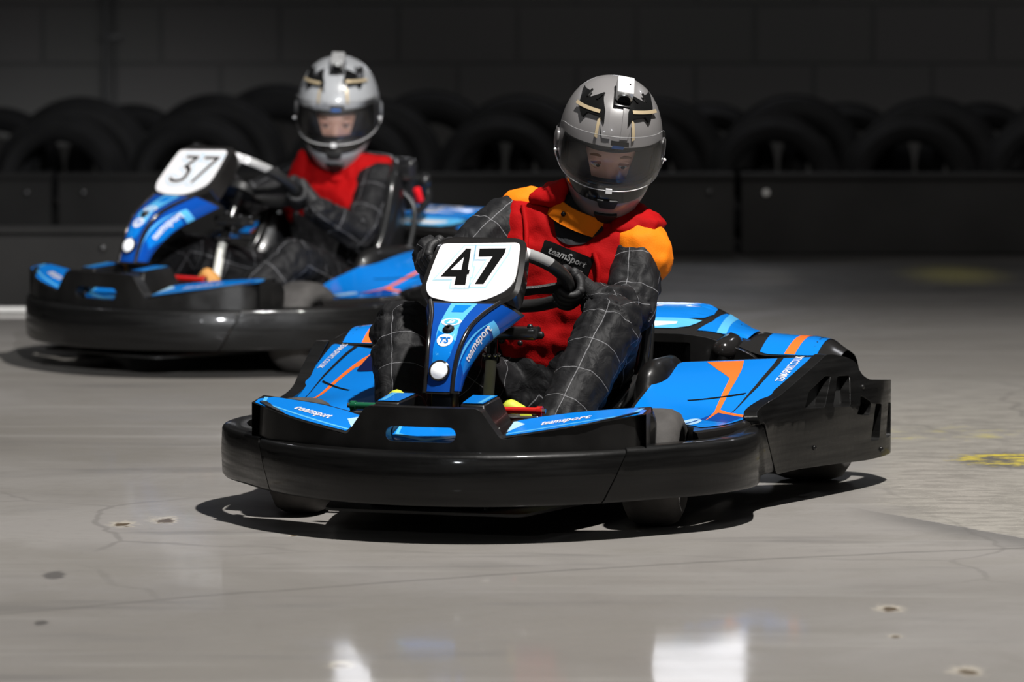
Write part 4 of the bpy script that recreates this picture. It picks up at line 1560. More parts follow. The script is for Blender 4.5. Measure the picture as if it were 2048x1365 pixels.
def make_hand(parent, side, turn, ang, wrist, origin, R_=0.0150):
    """gloved hand closed round the rim at rim angle ang; side +1 left hand"""
    p, tg, n = rim_pt(turn, ang)
    r = (p - STEER_C).normalized()
    up = tg if side > 0 else -tg                  # towards the top of the wheel
    G = MB()
    rc = R_ + 0.0095

    def q(off, phi, rad=rc):
        return p + up * off + (r * cos(radians(phi)) + n * sin(radians(phi))) * rad
    fing = [(0.034, -140, 0.0098), (0.0115, -165, 0.0104), (-0.0115, -160, 0.0102), (-0.034, -130, 0.0090)]
    for off, end, fr in fing:
        phis = [75 + (end - 75) * t / 6 for t in range(7)]
        pts = cr([q(off, ph, rc + (0.004 if ph > 40 else 0.0015 * abs(math.sin(radians(ph * 2))))) for ph in phis], 3)
        rad = [fr * (1.08 - 0.30 * i / (len(pts) - 1)) for i in range(len(pts))]
        G.tube(pts, rad, 'glove', 10)
        G.sphere(pts[-1], rad[-1], 'glove', 10, 8)
        G.sphere(q(off, 75, rc + 0.004), fr * 1.22, 'glove', 10, 8)
        G.sphere(q(off, -18, rc + 0.002), fr * 1.10, 'glove', 10, 8)
    wv = Vector(wrist)
    kn = [(q(o, 80, rc + 0.008), 0.0125) for o, _, _ in fing]
    wd = (wv - q(0, 90, rc + 0.02))
    mid = q(0, 100, rc + 0.022)
    G.hull(kn + [(mid + wd * 0.45 + up * 0.018, 0.018), (mid + wd * 0.45 - up * 0.020, 0.018)], 'glove')
    G.hull([(mid + wd * 0.45 + up * 0.018, 0.018), (mid + wd * 0.45 - up * 0.020, 0.018), (wv, 0.030)], 'glove')
    # thumb: leaves the side of the palm and lies over the driver's side of the rim
    tb = mid + wd * 0.30 + up * 0.024 - r * 0.012
    th = cr([tb, q(0.046, 120, rc + 0.010), q(0.055, 150, rc + 0.001), q(0.058, 190, rc)], 4)
    G.tube(th, [0.0135 - 0.0045 * i / (len(th) - 1) for i in range(len(th))], 'glove', 10)
    G.sphere(th[-1], 0.009, 'glove', 10, 8)
    G.tube([wv.lerp(mid, 0.18), wv, wv + wd.normalized() * 0.02], [0.031, 0.033, 0.034], 'glove', 18)
    return G.obj('glove', parent, origin, sharp=60, label='black racing glove gripping the wheel')


def make_shoe(parent, heel, toe, top, origin, mat, label):
    G = MB()
    h, t = Vector(heel), Vector(toe)
    d = (t - h).normalized()
    s = Vector((0, 1, 0))
    G.hull([(h, 0.030), (h.lerp(t, 0.45) + s * 0.008, 0.034), (h.lerp(t, 0.45) - s * 0.008, 0.034), (t - d * 0.02 + s * 0.012, 0.026), (t - d * 0.02 - s * 0.012, 0.026), (t, 0.020)], mat)
    G.hull([(h, 0.031), (h.lerp(t, 0.35), 0.033), (Vector(top), 0.036)], 'shoedark')
    sole = h.lerp(t, 0.5)
    nn = d.cross(s).normalized()
    nn = nn if nn.dot(Vector(top) - sole) < 0 else -nn
    G.hull([(h + nn * 0.018, 0.022), (t - d * 0.015 + nn * 0.012 + s * 0.012, 0.016), (t - d * 0.015 + nn * 0.012 - s * 0.012, 0.016)], 'shoetan' if mat == 'shoetan' else 'shoedark')
    return G.obj('shoe', parent, origin, sharp=60, label=label)


def build_driver(label, km, P, wheel_turn):
    """P: joints in the kart frame"""
    V3 = {k: Vector(v) for k, v in P.items() if isinstance(v, tuple) and len(v) == 3 and k not in ('head_ang', 'look')}
    org = (V3['hipL'] + V3['hipR']) / 2
    k = P.get('size', 1.0)
    B = MB()
    B.hull([(V3['hipL'], 0.095 * k), (V3['hipR'], 0.095 * k), (V3['belly'], 0.115 * k)], 'suit')
    B.hull([(V3['belly'] + Vector((0, 0.03, 0)), 0.108 * k), (V3['belly'] - Vector((0, 0.03, 0)), 0.108 * k), (V3['chestL'], 0.095 * k), (V3['chestR'], 0.095 * k)], 'suit')
    B.hull([(V3['chestL'], 0.095 * k), (V3['chestR'], 0.095 * k), (V3['shL'], 0.062 * k), (V3['shR'], 0.062 * k)], 'suit')
    B.hull([(V3['shL'].lerp(V3['shR'], 0.38), 0.055 * k), (V3['shL'].lerp(V3['shR'], 0.62), 0.055 * k), (V3['neck'], 0.055 * k)], 'suit')
    B.hull([(V3['neck'], 0.054 * k), (V3['head'], 0.050 * k)], 'suit')
    limbs = []
    for s in 'LR':
        sh, el, wr = V3['sh' + s], V3['el' + s], V3['wr' + s]
        B.hull([(sh, 0.066 * k), (el, 0.054 * k)], 'suit')
        B.hull([(el, 0.054 * k), (wr, 0.040 * k)], 'suit')
        hp, kn, an = V3['hip' + s], V3['kn' + s], V3['an' + s]
        B.hull([(hp, 0.094 * k), (kn, 0.072 * k)], 'suit')
        B.hull([(kn, 0.072 * k), (kn.lerp(an, 0.45), 0.067 * k)], 'suit')
        B.hull([(kn.lerp(an, 0.45), 0.067 * k), (an, 0.060 * k)], 'suit')
        limbs.append(([sh, el, wr], Vector((1, 0, 0.4)), 0.13))
        limbs.append(([hp, kn, an], Vector((1, 0.05 if s == 'L' else -0.05, 0.35)), 0.155))
    V, N, F = remeshed(B, 0.0065, 5)
    att = []
    out = []
    for p, n in zip(V, N):
        best = None
        for i, (ch, fr, lim) in enumerate(limbs):
            c = limb_coord(p, ch, fr)
            if c[0] < lim and (best is None or c[0] < best[0]):
                best = c + (ch,)
        # folds and creases
        w = noise.fractal(p * 17.0, 1.0, 2.0, 3) * 0.0060
        if best:
            ch = best[4]
            q = Vector((best[1] * 36 + noise.noise(p * 14) * 2.4, best[2] * 0.6, best[3] * 0.6))
            L1 = (ch[1] - ch[0]).length
            near = math.exp(-((best[1] - L1) / 0.09) ** 2)
            end = math.exp(-((best[1] - L1 - (ch[2] - ch[1]).length) / 0.08) ** 2)
            w += noise.noise(q) * (0.0022 + 0.0075 * near + 0.0065 * end)
            att.append((best[1] + 0.03, best[2], best[3]))
        else:
            att.append((0, 0, 0))
        out.append(p + n * w)
    body = MB()
    body.add(out, F, 'suit')
    hr = frame_rot(*P['head_ang'])
    hc = V3['head']
    make_head(body, hc + hr @ Vector((0.004, 0, -0.018)), hr, P['look'])
    me = body.mesh('person', org, sharp=None)
    at = me.attributes.new('cloth', 'FLOAT_VECTOR', 'POINT')
    flat = [c for a in att for c in a] + [0.0] * (3 * (len(body.v) - len(att)))
    at.data.foreach_set('vector', flat)
    man = bpy.data.objects.new('person', me)
    COL.objects.link(man)
    man.matrix_world = km @ Matrix.Translation(org)
    tag(man, label, 'person', 'kart drivers')

    # vest over the suit
    e = 0.013
    Vb = MB()
    up = Vector((0, 0, 1))
    vbl = Vector(P.get('vest_belly', V3['belly']))
    Vb.hull([(vbl + Vector((0.0, 0.035, 0)), 0.108 * k + e), (vbl - Vector((0.0, 0.035, 0)), 0.108 * k + e), (V3['chestL'], 0.095 * k + e), (V3['chestR'], 0.095 * k + e)], 'vest')
    shl, shr = V3['shL'].lerp(V3['shR'], 0.13), V3['shR'].lerp(V3['shL'], 0.13)
    Vb.hull([(V3['chestL'], 0.095 * k + e), (V3['chestR'], 0.095 * k + e), (shl, 0.056 * k + e), (shr, 0.056 * k + e)], 'vest')
    V, N, F = remeshed(Vb, 0.007, 5)
    Vv = [p + n * (noise.fractal(p * 15, 1.0, 2.0, 3) * 0.009) for p, n in zip(V, N)]
    bvh = BVHTree.FromPolygons(Vv, F)
    vb = MB()
    vb.add(Vv, F, 'vest')

    vd = Vector(P['front']).normalized()

    def on_vest(y, z, h):
        d = vd
        o = Vector((-0.47, y, z)) - d * 0.4
        hit = bvh.ray_cast(o, d)
        if hit[0] is None:
            hit = bvh.find_nearest(Vector((-0.45, y, z)))
            return hit[0] + hit[1] * h
        return hit[0] + hit[1] * h
    if P.get('bib'):
        vb.slab(rpoly(P['bib'], 0.012, 3), lambda a, b, d: on_vest(a, b, 0.003), 0, 'padding', maxlen=0.012)
    for nm, pts in P.get('welts', {}).items():
        vb.tube(cr([on_vest(a, b, 0.004) for a, b in pts], 6), 0.006, 'vest', 8)
    vest = vb.obj('vest', man, org, sharp=60, label='red vest over the suit')
    for balls in P['flaps']:
        Fp = MB()
        hull = MB()
        hull.hull([(Vector(c), r_) for c, r_ in balls], 'vest')
        V, N, F = remeshed(hull, 0.005, 3)
        Fp.add([p + n * noise.fractal(p * 24, 1, 2, 2) * 0.006 for p, n in zip(V, N)], F, 'vest')
        Fp.obj('collar_flap', vest, org, sharp=70)
    for balls in P.get('caps', []):
        hull = MB()
        hull.hull([(Vector(c), r_) for c, r_ in balls], 'vest_orange')
        V, N, F = remeshed(hull, 0.005, 3)
        Cp = MB()
        Cp.add([p + n * noise.fractal(p * 18, 1, 2, 2) * 0.005 for p, n in zip(V, N)], F, 'vest_orange')
        Cp.obj('shoulder_cap', vest, org, sharp=70, label='orange shoulder cap')
    if P.get('collar'):
        c, ax, r0, r1, hgt = P['collar']
        c, ax = Vector(c), Vector(ax).normalized()
        m_ = Matrix.Translation(c) @ ax.to_track_quat('Y', 'Z').to_matrix().to_4x4()
        Co = MB()
        Co.lathe([(r0, 0.0), (r0 - 0.003, hgt * 0.3), ((r0 + r1) / 2, hgt * 0.7), (r1, hgt), (r1 - 0.006, hgt), (r0 - 0.012, 0)], 'vest_orange', 40, m_)
        ob = Co.obj('collar', vest, org, sharp=60, label='orange collar')
        Sn = MB()
        if P.get('snap'):
            Sn.sphere(Vector(P['snap']), 0.006, 'ink', 12, 8)
            Sn.obj('press_stud', ob, org)
    if P.get('patch'):
        cy, cz, an = P['patch']
        ca, sa = cos(radians(an)), sin(radians(an))
        mp = lambda h: (lambda a, b, d: on_vest(cy + a * ca - b * sa, cz + a * sa + b * ca, h))
        Pa = MB()
        Pa.slab(rrect(-0.062, -0.024, 0.062, 0.024, 0.006), mp(0.004), 0, 'ink', maxlen=0.012)
        for body_, dx, dy, w_, h_ in (('teamSport', 0.004, 0.004, 0.094, 0.022), ('Racing', 0.025, -0.015, 0.045, 0.010)):
            Vt, Ft = text2d(body_, 0.25, w_, h_, 0.015)
            Pa.add([mp(0.0058)(a + dx, b + dy, 0) for a, b in Vt], Ft, 'silverlabel')
        Pa.obj('chest_patch', vest, org, sharp=60, label='black chest patch with grey lettering')
    for s, side in (('L', 1), ('R', -1)):
        make_hand(man, side, wheel_turn, radians(P['grip' + s]), P['wr' + s], org)
        make_shoe(man, P['heel' + s], P['toe' + s], P['an' + s], org, P['shoe'], P['shoe_label'])
    Hm, H = make_helmet(man, hc, hr, P['shell'], P['vents'], org)
    add_action_cam(Hm, H, hc, P['cam'][0], P['cam'][1], hr, P['cam_mat'], org, P['cam_label'])
    return man


# ------------------------------------------------------------------ the hall
class NT:
    """small node-expression helper"""
    def __init__(s, m):
        s.nt = m.node_tree
        s.tc = s.nt.nodes.new('ShaderNodeTexCoord')
        s.pos = s.tc.outputs['Object']
        sp = s.nt.nodes.new('ShaderNodeSeparateXYZ')
        s.nt.links.new(s.pos, sp.inputs[0])
        s.x, s.y, s.z = sp.outputs

    def put(s, sock, v):
        if isinstance(v, (int, float, tuple)):
            sock.default_value = v
        else:
            s.nt.links.new(v, sock)

    def m(s, op, *a):
        n = s.nt.nodes.new('ShaderNodeMath')
        n.operation = op
        for i, v in enumerate(a):
            s.put(n.inputs[i], v)
        return n.outputs[0]

    def noise(s, scale, detail=4, rough=0.55, vec=None, dist=0.0, stretch=None, rot=0.0):
        n = s.nt.nodes.new('ShaderNodeTexNoise')
        n.inputs['Scale'].default_value = scale
        n.inputs['Detail'].default_value = detail
        n.inputs['Roughness'].default_value = rough
        n.inputs['Distortion'].default_value = dist
        v = vec or s.pos
        if stretch:
            mp = s.nt.nodes.new('ShaderNodeMapping')
            mp.inputs['Scale'].default_value = stretch
            mp.inputs['Rotation'].default_value = (0, 0, rot)
            s.nt.links.new(v, mp.inputs['Vector'])
            v = mp.outputs[0]
        s.nt.links.new(v, n.inputs['Vector'])
        return n.outputs['Fac']

    def ramp(s, v, a, b, lo=0.0, hi=1.0):
        n = s.nt.nodes.new('ShaderNodeMapRange')
        n.interpolation_type = 'SMOOTHSTEP'
        s.put(n.inputs['Value'], v)
        n.inputs['From Min'].default_value = a
        n.inputs['From Max'].default_value = b
        n.inputs['To Min'].default_value = lo
        n.inputs['To Max'].default_value = hi
        return n.outputs['Result']

    def mix(s, f, a, b):
        n = s.nt.nodes.new('ShaderNodeMix')
        n.data_type = 'RGBA'
        s.put(n.inputs[0], f)
        s.put(n.inputs[6], a)
        s.put(n.inputs[7], b)
        return n.outputs[2]

    def blob(s, x, y, rx, ry, ns, soft=0.25, amp=0.6):
        dx = s.m('DIVIDE', s.m('SUBTRACT', s.x, x), rx)
        dy = s.m('DIVIDE', s.m('SUBTRACT', s.y, y), ry)
        d = s.m('SQRT', s.m('ADD', s.m('MULTIPLY', dx, dx), s.m('MULTIPLY', dy, dy)))
        d = s.m('ADD', d, s.m('MULTIPLY', s.m('SUBTRACT', ns, 0.5), amp * 2))
        return s.ramp(d, 1 - soft, 1 + soft, 1.0, 0.0)


def floor_mat():
    m = bpy.data.materials.new('worn_concrete_floor')
    m.use_nodes = True
    b = m.node_tree.nodes['Principled BSDF']
    T = NT(m)
    big = T.noise(0.55, 5, 0.6, dist=0.6)
    mid = T.noise(2.6, 6, 0.62, dist=0.5)
    fine = T.noise(38, 4, 0.6)
    grit = T.noise(120, 3, 0.6)
    streak = T.noise(1.0, 5, 0.6, stretch=(0.9, 4.0, 1), rot=radians(-14))
    streak2 = T.noise(1.0, 4, 0.55, stretch=(0.7, 7.0, 1), rot=radians(18))
    c = T.mix(T.ramp(big, 0.36, 0.66), (0.196, 0.183, 0.168, 1), (0.262, 0.248, 0.236, 1))
    c = T.mix(T.ramp(mid, 0.42, 0.72, 0, 0.5), c, (0.150, 0.140, 0.124, 1))
    c = T.mix(T.ramp(streak, 0.54, 0.72, 0, 0.55), c, (0.115, 0.110, 0.108, 1))
    c = T.mix(T.ramp(streak2, 0.55, 0.70, 0, 0.42), c, (0.300, 0.288, 0.270, 1))
    c = T.mix(T.ramp(fine, 0.55, 0.75, 0, 0.22), c, (0.12, 0.115, 0.105, 1))
    c = T.mix(T.ramp(grit, 0.66, 0.74, 0, 0.35), c, (0.42, 0.40, 0.37, 1))
    # old rough concrete on the right, past the polished coat
    edge = T.m('ADD', T.m('ADD', T.m('MULTIPLY', T.m('SUBTRACT', T.x, 0.82), 0.857), T.m('MULTIPLY', T.m('SUBTRACT', T.y, 12.67), 0.515)),
               T.m('MULTIPLY', T.m('SUBTRACT', fine, 0.5), 0.03))
    lft = T.m('ADD', T.m('SUBTRACT', T.x, 0.80), T.m('MULTIPLY', T.m('SUBTRACT', mid, 0.5), 0.25))
    rough_zone = T.m('MULTIPLY', T.ramp(edge, -0.004, 0.012), T.m('MULTIPLY', T.ramp(lft, -0.02, 0.12), T.ramp(T.y, 14.6, 16.5, 1, 0)))
    pit = T.noise(9, 6, 0.7, stretch=(1.0, 2.4, 1), rot=radians(-8))
    old = T.mix(T.ramp(pit, 0.40, 0.58), (0.205, 0.192, 0.170, 1), (0.290, 0.272, 0.242, 1))
    old = T.mix(T.ramp(grit, 0.60, 0.70, 0, 0.7), old, (0.46, 0.43, 0.38, 1))
    c = T.mix(T.m('MULTIPLY', rough_zone, 0.85), c, old)
    dk = T.m('MULTIPLY', T.ramp(edge, -0.17, -0.02), T.m('MULTIPLY', T.ramp(edge, -0.004, 0.0, 1, 0), T.ramp(T.x, 0.70, 0.95)))
    c = T.mix(T.m('MULTIPLY', dk, 0.62), c, (0.090, 0.088, 0.086, 1))
    # saw-cut joint
    jl = T.m('SUBTRACT', T.y, T.m('ADD', 11.62, T.m('SUBTRACT', T.m('MULTIPLY', T.x, 0.5), T.m('MULTIPLY', T.m('MULTIPLY', T.x, T.x), 0.1))))
    jl = T.m('ADD', jl, T.m('MULTIPLY', T.m('SUBTRACT', mid, 0.5), 0.06))
    c = T.mix(T.m('MULTIPLY', T.ramp(T.m('ABSOLUTE', jl), 0.004, 0.016, 1, 0), 0.45), c, (0.10, 0.095, 0.09, 1))
    c = T.mix(T.m('MULTIPLY', T.m('MULTIPLY', T.ramp(jl, -0.45, -0.01), T.ramp(jl, -0.01, 0.0, 1, 0)), 0.0), c, (0.1, 0.1, 0.1, 1))
    # cracks
    vo = m.node_tree.nodes.new('ShaderNodeTexVoronoi')
    vo.feature = 'DISTANCE_TO_EDGE'
    vo.inputs['Scale'].default_value = 0.85
    ad = m.node_tree.nodes.new('ShaderNodeMixRGB')
    ad.inputs[0].default_value = 0.16
    nz = m.node_tree.nodes.new('ShaderNodeTexNoise')
    nz.inputs['Scale'].default_value = 3.0
    nz.inputs['Detail'].default_value = 6
    m.node_tree.links.new(T.pos, nz.inputs['Vector'])
    m.node_tree.links.new(T.pos, ad.inputs[1])
    m.node_tree.links.new(nz.outputs['Color'], ad.inputs[2])
    m.node_tree.links.new(ad.outputs[0], vo.inputs['Vector'])
    crk = T.m('MULTIPLY', T.ramp(vo.outputs['Distance'], 0.002, 0.008, 1, 0), T.ramp(big, 0.45, 0.6, 0, 0.32))
    c = T.mix(crk, c, (0.085, 0.08, 0.075, 1))
    # light falloff painted in as darker floor towards the back, a worn yellow marking, chips in the surface, the painted edge line
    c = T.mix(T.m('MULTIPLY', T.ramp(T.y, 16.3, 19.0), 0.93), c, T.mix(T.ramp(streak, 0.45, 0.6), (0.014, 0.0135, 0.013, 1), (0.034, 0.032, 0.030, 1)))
    for (x, y, rx, ry) in ((1.20, 13.72, 0.13, 0.16), (-0.93, 11.6, 0.022, 0.06), (-0.9, 10.9, 0.014, 0.03)):
        c = T.mix(T.m('MULTIPLY', T.blob(x, y, rx, ry, fine, 0.3), 0.75), c, (0.06, 0.057, 0.055, 1))
    yel = T.m('MULTIPLY', T.blob(1.20, 13.75, 0.12, 0.13, fine, 0.3, 0.9), T.ramp(pit, 0.46, 0.56))
    c = T.mix(yel, c, (0.52, 0.42, 0.05, 1))
    yel = T.m('MULTIPLY', T.blob(1.05, 14.35, 0.22, 0.16, fine, 0.3, 0.9), T.ramp(pit, 0.52, 0.66, 0, 0.7))
    c = T.mix(yel, c, (0.42, 0.36, 0.07, 1))
    c = T.mix(T.m('MULTIPLY', T.blob(1.50, 19.45, 0.13, 0.32, fine, 0.8, 0.9), 0.55), c, (0.20, 0.18, 0.05, 1))
    c = T.mix(T.m('MULTIPLY', T.blob(0.86, 19.3, 0.10, 0.35, mid, 0.6, 0.7), 0.4), c, (0.14, 0.13, 0.12, 1))
    for (x, y, r) in ((-0.85, 12.46, 0.026), (-0.762, 12.53, 0.030), (0.735, 11.10, 0.026), (0.82, 10.27, 0.028), (-0.31, 10.35, 0.022), (0.72, 10.72, 0.012), (-0.47, 12.26, 0.010)):
        c = T.mix(T.m('MULTIPLY', T.blob(x, y, r, r * 1.9, fine, 0.5, 1.5), 0.75), c, (0.44, 0.40, 0.33, 1))
        c = T.mix(T.blob(x, y - 0.01, r * 0.6, r * 1.2, fine, 0.3, 1.6), c, (0.085, 0.062, 0.038, 1))
    wl = T.m('MULTIPLY', T.m('MULTIPLY', T.ramp(T.y, 17.72, 17.725), T.ramp(T.y, 17.84, 17.845, 1, 0)), T.ramp(T.x, -1.0, -0.99, 1, 0))
    c = T.mix(wl, c, (0.62, 0.60, 0.58, 1))
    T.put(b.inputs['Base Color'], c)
    T.put(b.inputs['Roughness'], T.ramp(mid, 0.3, 0.7, 0.42, 0.6))
    b.inputs['Specular IOR Level'].default_value = 0.35
    polish = T.m('MULTIPLY', T.m('SUBTRACT', 1.0, rough_zone), T.m('MULTIPLY', T.ramp(big, 0.3, 0.6, 0.8, 1.2), T.ramp(T.m('ADD', T.y, T.m('MULTIPLY', T.m('SUBTRACT', mid, 0.5), 0.9)), 11.2, 12.1, 0.42, 0.09)))
    T.put(b.inputs['Coat Weight'], polish)
    T.put(b.inputs['Coat Roughness'], T.ramp(streak, 0.3, 0.7, 0.045, 0.10))
    bp = m.node_tree.nodes.new('ShaderNodeBump')
    bp.inputs['Strength'].default_value = 0.25
    bp.inputs['Distance'].default_value = 0.004
    T.put(bp.inputs['Height'], T.m('ADD', T.m('MULTIPLY', fine, 0.4), T.m('MULTIPLY', T.m('MULTIPLY', grit, rough_zone), 0.8)))
    m.node_tree.links.new(bp.outputs[0], b.inputs['Normal'])
    return m


def wall_mat():
    m = bpy.data.materials.new('black_painted_blockwork')
    m.use_nodes = True
    b = m.node_tree.nodes['Principled BSDF']
    T = NT(m)
    cx = m.node_tree.nodes.new('ShaderNodeCombineXYZ')
    T.put(cx.inputs[0], T.m('ADD', T.x, 10.33))
    T.put(cx.inputs[1], T.m('SUBTRACT', T.z, 0.137))
    br = m.node_tree.nodes.new('ShaderNodeTexBrick')
    br.inputs['Scale'].default_value = 1.0
    br.inputs['Brick Width'].default_value = 0.46
    br.inputs['Row Height'].default_value = 0.229
    br.inputs['Mortar Size'].default_value = 0.009
    br.inputs['Mortar Smooth'].default_value = 0.4
    br.inputs['Color1'].default_value = (0.118, 0.117, 0.110, 1)
    br.inputs['Color2'].default_value = (0.130, 0.123, 0.120, 1)
    br.inputs['Mortar'].default_value = (0.088, 0.088, 0.085, 1)
    m.node_tree.links.new(cx.outputs[0], br.inputs['Vector'])
    n = T.noise(1.4, 5, 0.6)
    c = T.mix(T.ramp(n, 0.4, 0.7, 0, 0.35), br.outputs['Color'], (0.145, 0.133, 0.128, 1))
    T.put(b.inputs['Base Color'], c)
    b.inputs['Roughness'].default_value = 0.62
    bp = m.node_tree.nodes.new('ShaderNodeBump')
    bp.inputs['Strength'].default_value = 0.6
    bp.inputs['Distance'].default_value = 0.01
    T.put(bp.inputs['Height'], T.m('ADD', T.m('MULTIPLY', br.outputs['Fac'], -1.0), T.m('MULTIPLY', T.noise(60, 3), 0.25)))
    m.node_tree.links.new(bp.outputs[0], b.inputs['Normal'])
    return m


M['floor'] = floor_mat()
M['wall'] = wall_mat()
M['barrier'] = pmat('black_barrier_board', (0.0145, 0.014, 0.0135, 1), 0.8, spec=0.25, var=(3, 0.3), bump=(30, 0.1))
M['whitestrip'] = pmat('white_kerb_strip', (0.6, 0.59, 0.57, 1), 0.6)
M['conduit'] = pmat('painted_conduit', (0.10, 0.10, 0.10, 1), 0.4)
M['lightbox'] = pmat('lit_panel', (0.9, 0.9, 0.95, 1), 0.4)
_b = M['lightbox'].node_tree.nodes['Principled BSDF']
_b.inputs['Emission Color'].default_value = (0.93, 0.94, 1.0, 1)
_b.inputs['Emission Strength'].default_value = 3.6

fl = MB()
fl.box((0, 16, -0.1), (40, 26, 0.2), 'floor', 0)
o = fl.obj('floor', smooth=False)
o['kind'] = 'structure'
wl = MB()
WALL_Y = 22.3
wl.box((0, WALL_Y + 0.1, 2.5), (40, 0.2, 5.4), 'wall', 0)
o = wl.obj('wall_back', smooth=False)
o['kind'] = 'structure'

cp = MB()
cx_ = (213 - 1024) / 11500 * WALL_Y
cp.tube([(cx_, WALL_Y - 0.020, 0.0), (cx_, WALL_Y - 0.020, 4.5)], 0.0135, 'conduit', 14)
cp.tube([(cx_ + 0.035, WALL_Y - 0.013, 0.0), (cx_ + 0.035, WALL_Y - 0.013, 4.5)], 0.007, 'conduit', 10)
c_ = cp.obj('conduit_pipe')
tag(c_, 'dark vertical conduit pipe fixed to the black block wall on the left', 'pipe')
for z in (0.7, 1.6, 2.6):
    cl = MB()
    cl.box((cx_ + 0.015, WALL_Y - 0.012, z), (0.09, 0.02, 0.02), 'conduit', 0.003)
    cl.obj('pipe_clip', c_)

# barrier boards in front of the tyre wall
BY = 20.36


def barrier(x0, x1, y, h, label, strip=False):
    r = empty('barrier_board', ((x0 + x1) / 2, y, 0))
    tag(r, label, 'barrier', 'low black barrier boards')
    w = x1 - x0
    mb = MB()
    mb.box((0, 0, h / 2 + 0.002), (w - 0.024, 0.05, h - 0.004), 'barrier', 0.008)
    mb.obj('board', r)
    cpz = MB()
    cpz.box((0, 0.015, h + 0.008), (w - 0.02, 0.11, 0.02), 'barrier', 0.006)
    cpz.obj('top_rail', r)
    for q in (-w / 2 + 0.10, w / 2 - 0.10):
        bt = MB()
        bt.sphere((q, -0.027, h - 0.05), (0.012, 0.005, 0.012), 'whitestrip' if (q < 0 and x0 == 0.80) else 'frame', 12, 8)
        bt.obj('bolt', r)
        br_ = MB()
        br_.box((q, 0.06, h / 2), (0.05, 0.07, h - 0.01), 'barrier', 0.005)
        br_.obj('bracket', r)
    if strip:
        st = MB()
        st.box((0, -0.032, 0.010), (w - 0.03, 0.014, 0.018), 'whitestrip', 0.003)
        st.obj('base_strip', r, label='white strip along the foot')
    return r


for x0, x1, lb in ((-6.6, -1.62, 'black barrier board in front of the tyres at far left, behind the number 37 kart'),
                   (-1.62, 0.80, 'black barrier board in front of the tyres, middle one behind both drivers'),
                   (0.80, 6.2, 'black barrier board in front of the tyres at right with a pale bolt')):
    barrier(x0, x1, BY, 0.272, lb)
barrier(-3.3, -1.18, 17.95, 0.25, 'nearer low black barrier with a white foot strip, left of the number 37 kart', True)

# tyre wall: rows stood on edge
random.seed(11)


def car_tyre(x, y, R, w, hole, label, spin=0.0):
    mb = MB()
    h = w / 2
    prof = [(hole, -h * 0.70), (hole + 0.008, -h * 0.86), (hole + 0.03, -h * 0.98), ((R + hole) / 2 + 0.01, -h * 1.06), (R - 0.035, -h * 0.98), (R - 0.012, -h * 0.80),
            (R - 0.003, -h * 0.55), (R, 0), (R - 0.003, h * 0.55), (R - 0.012, h * 0.80), (R - 0.035, h * 0.98), ((R + hole) / 2 + 0.01, h * 1.06), (hole + 0.03, h * 0.98),
            (hole + 0.008, h * 0.86), (hole, h * 0.70), (hole + 0.02, h * 0.62), (R - 0.022, h * 0.7), (R - 0.018, 0), (R - 0.022, -h * 0.7), (hole + 0.02, -h * 0.62)]
    mb.lathe(prof, 'oldtyre', 64, closed=True)
    ob = mb.obj('car_tyre', sharp=55)
    ob.location = (x, y, R)
    ob.rotation_euler = (0, spin, 0)
    tag(ob, label, 'tyre', 'old tyres of the trackside tyre wall')
    tr = MB()
    for q in (-0.5, -0.17, 0.17, 0.5):
        tr.tube([((R + 0.0005) * cos(2 * pi * k / 64), q * h, (R + 0.0005) * sin(2 * pi * k / 64)) for k in range(64)], 0.004, 'oldtyre', 6, closed=True)
    tr.obj('tread_rib', ob, sharp=None)
    return ob


FR = [118, 388, 700, 1000, 1272, 1546, 1820, 2094]
place = ['at the far left edge', 'behind the number 37 nose', 'behind the light grey helmet', 'in the gap between the two drivers', 'behind the darker grey helmet',
         'next right of the darker grey helmet', 'second right of the darker grey helmet', 'cut by the right edge']
ty = 20.72
for u, pl in zip(FR, place):
    x = (u - 1024) / 11500 * ty
    car_tyre(x, ty, 0.238, 0.19, 0.146, 'black tyre in the front row, ' + pl, random.uniform(0, 3))
for i, (u, pl) in enumerate(zip(FR, place)):
    y = ty + 0.24 + 0.23 * (i % 2)
    x = (u + 42 - 1024) / 11500 * y
    car_tyre(x, y, 0.264, 0.20, 0.156, 'larger black tyre in the second row, ' + pl, random.uniform(0, 3))
for i, (a, b_) in enumerate(zip([-145] + FR, FR)):
    y = ty + 0.72
    x = ((a + b_) / 2 + 10 - 1024) / 11500 * y
    car_tyre(x, y, (b_ - a) / 2 / 11500 * y * 0.95, 0.20, 0.15, 'tyre in the rearmost row, half hidden ' + place[i], random.uniform(0, 3))

# lit panels high on the wall, out of the frame, seen mirrored in the floor
for (x, z, w, h, lb) in ((0.69, 1.90, 0.44, 0.90, 'tall bright light panel high on the wall above the tyres, right'),
                         (-0.61, 1.93, 0.16, 0.90, 'narrow bright light panel high on the wall, left'),
                         (-0.29, 2.05, 0.14, 0.80, 'narrow bright light panel high on the wall, middle')):
    r = empty('wall_light', (x, WALL_Y - 0.03, z))
    tag(r, lb, 'wall light', 'light panels on the wall')
    f = MB()
    f.box((0, 0.01, 0), (w + 0.04, 0.04, h + 0.04), 'conduit', 0.006)
    f.obj('housing', r)
    f = MB()
    f.box((0, -0.015, 0), (w, 0.015, h), 'lightbox', 0.003)
    f.obj('diffuser', r)


# ------------------------------------------------------------------ the two karts and their drivers
POS47, TH47 = (-0.076, 12.557), radians(16.84)
POS37, TH37 = (-0.888, 16.190), radians(40.5)
TURN47, TURN37 = radians(20), radians(25)
build_kart('47', 'blue and black go-kart number 47 leading in the foreground, red pedal showing', POS47, TH47, TURN47, radians(7))
build_kart('37', 'blue and black go-kart number 37 following behind on the left', POS37, TH37, TURN37, radians(10))

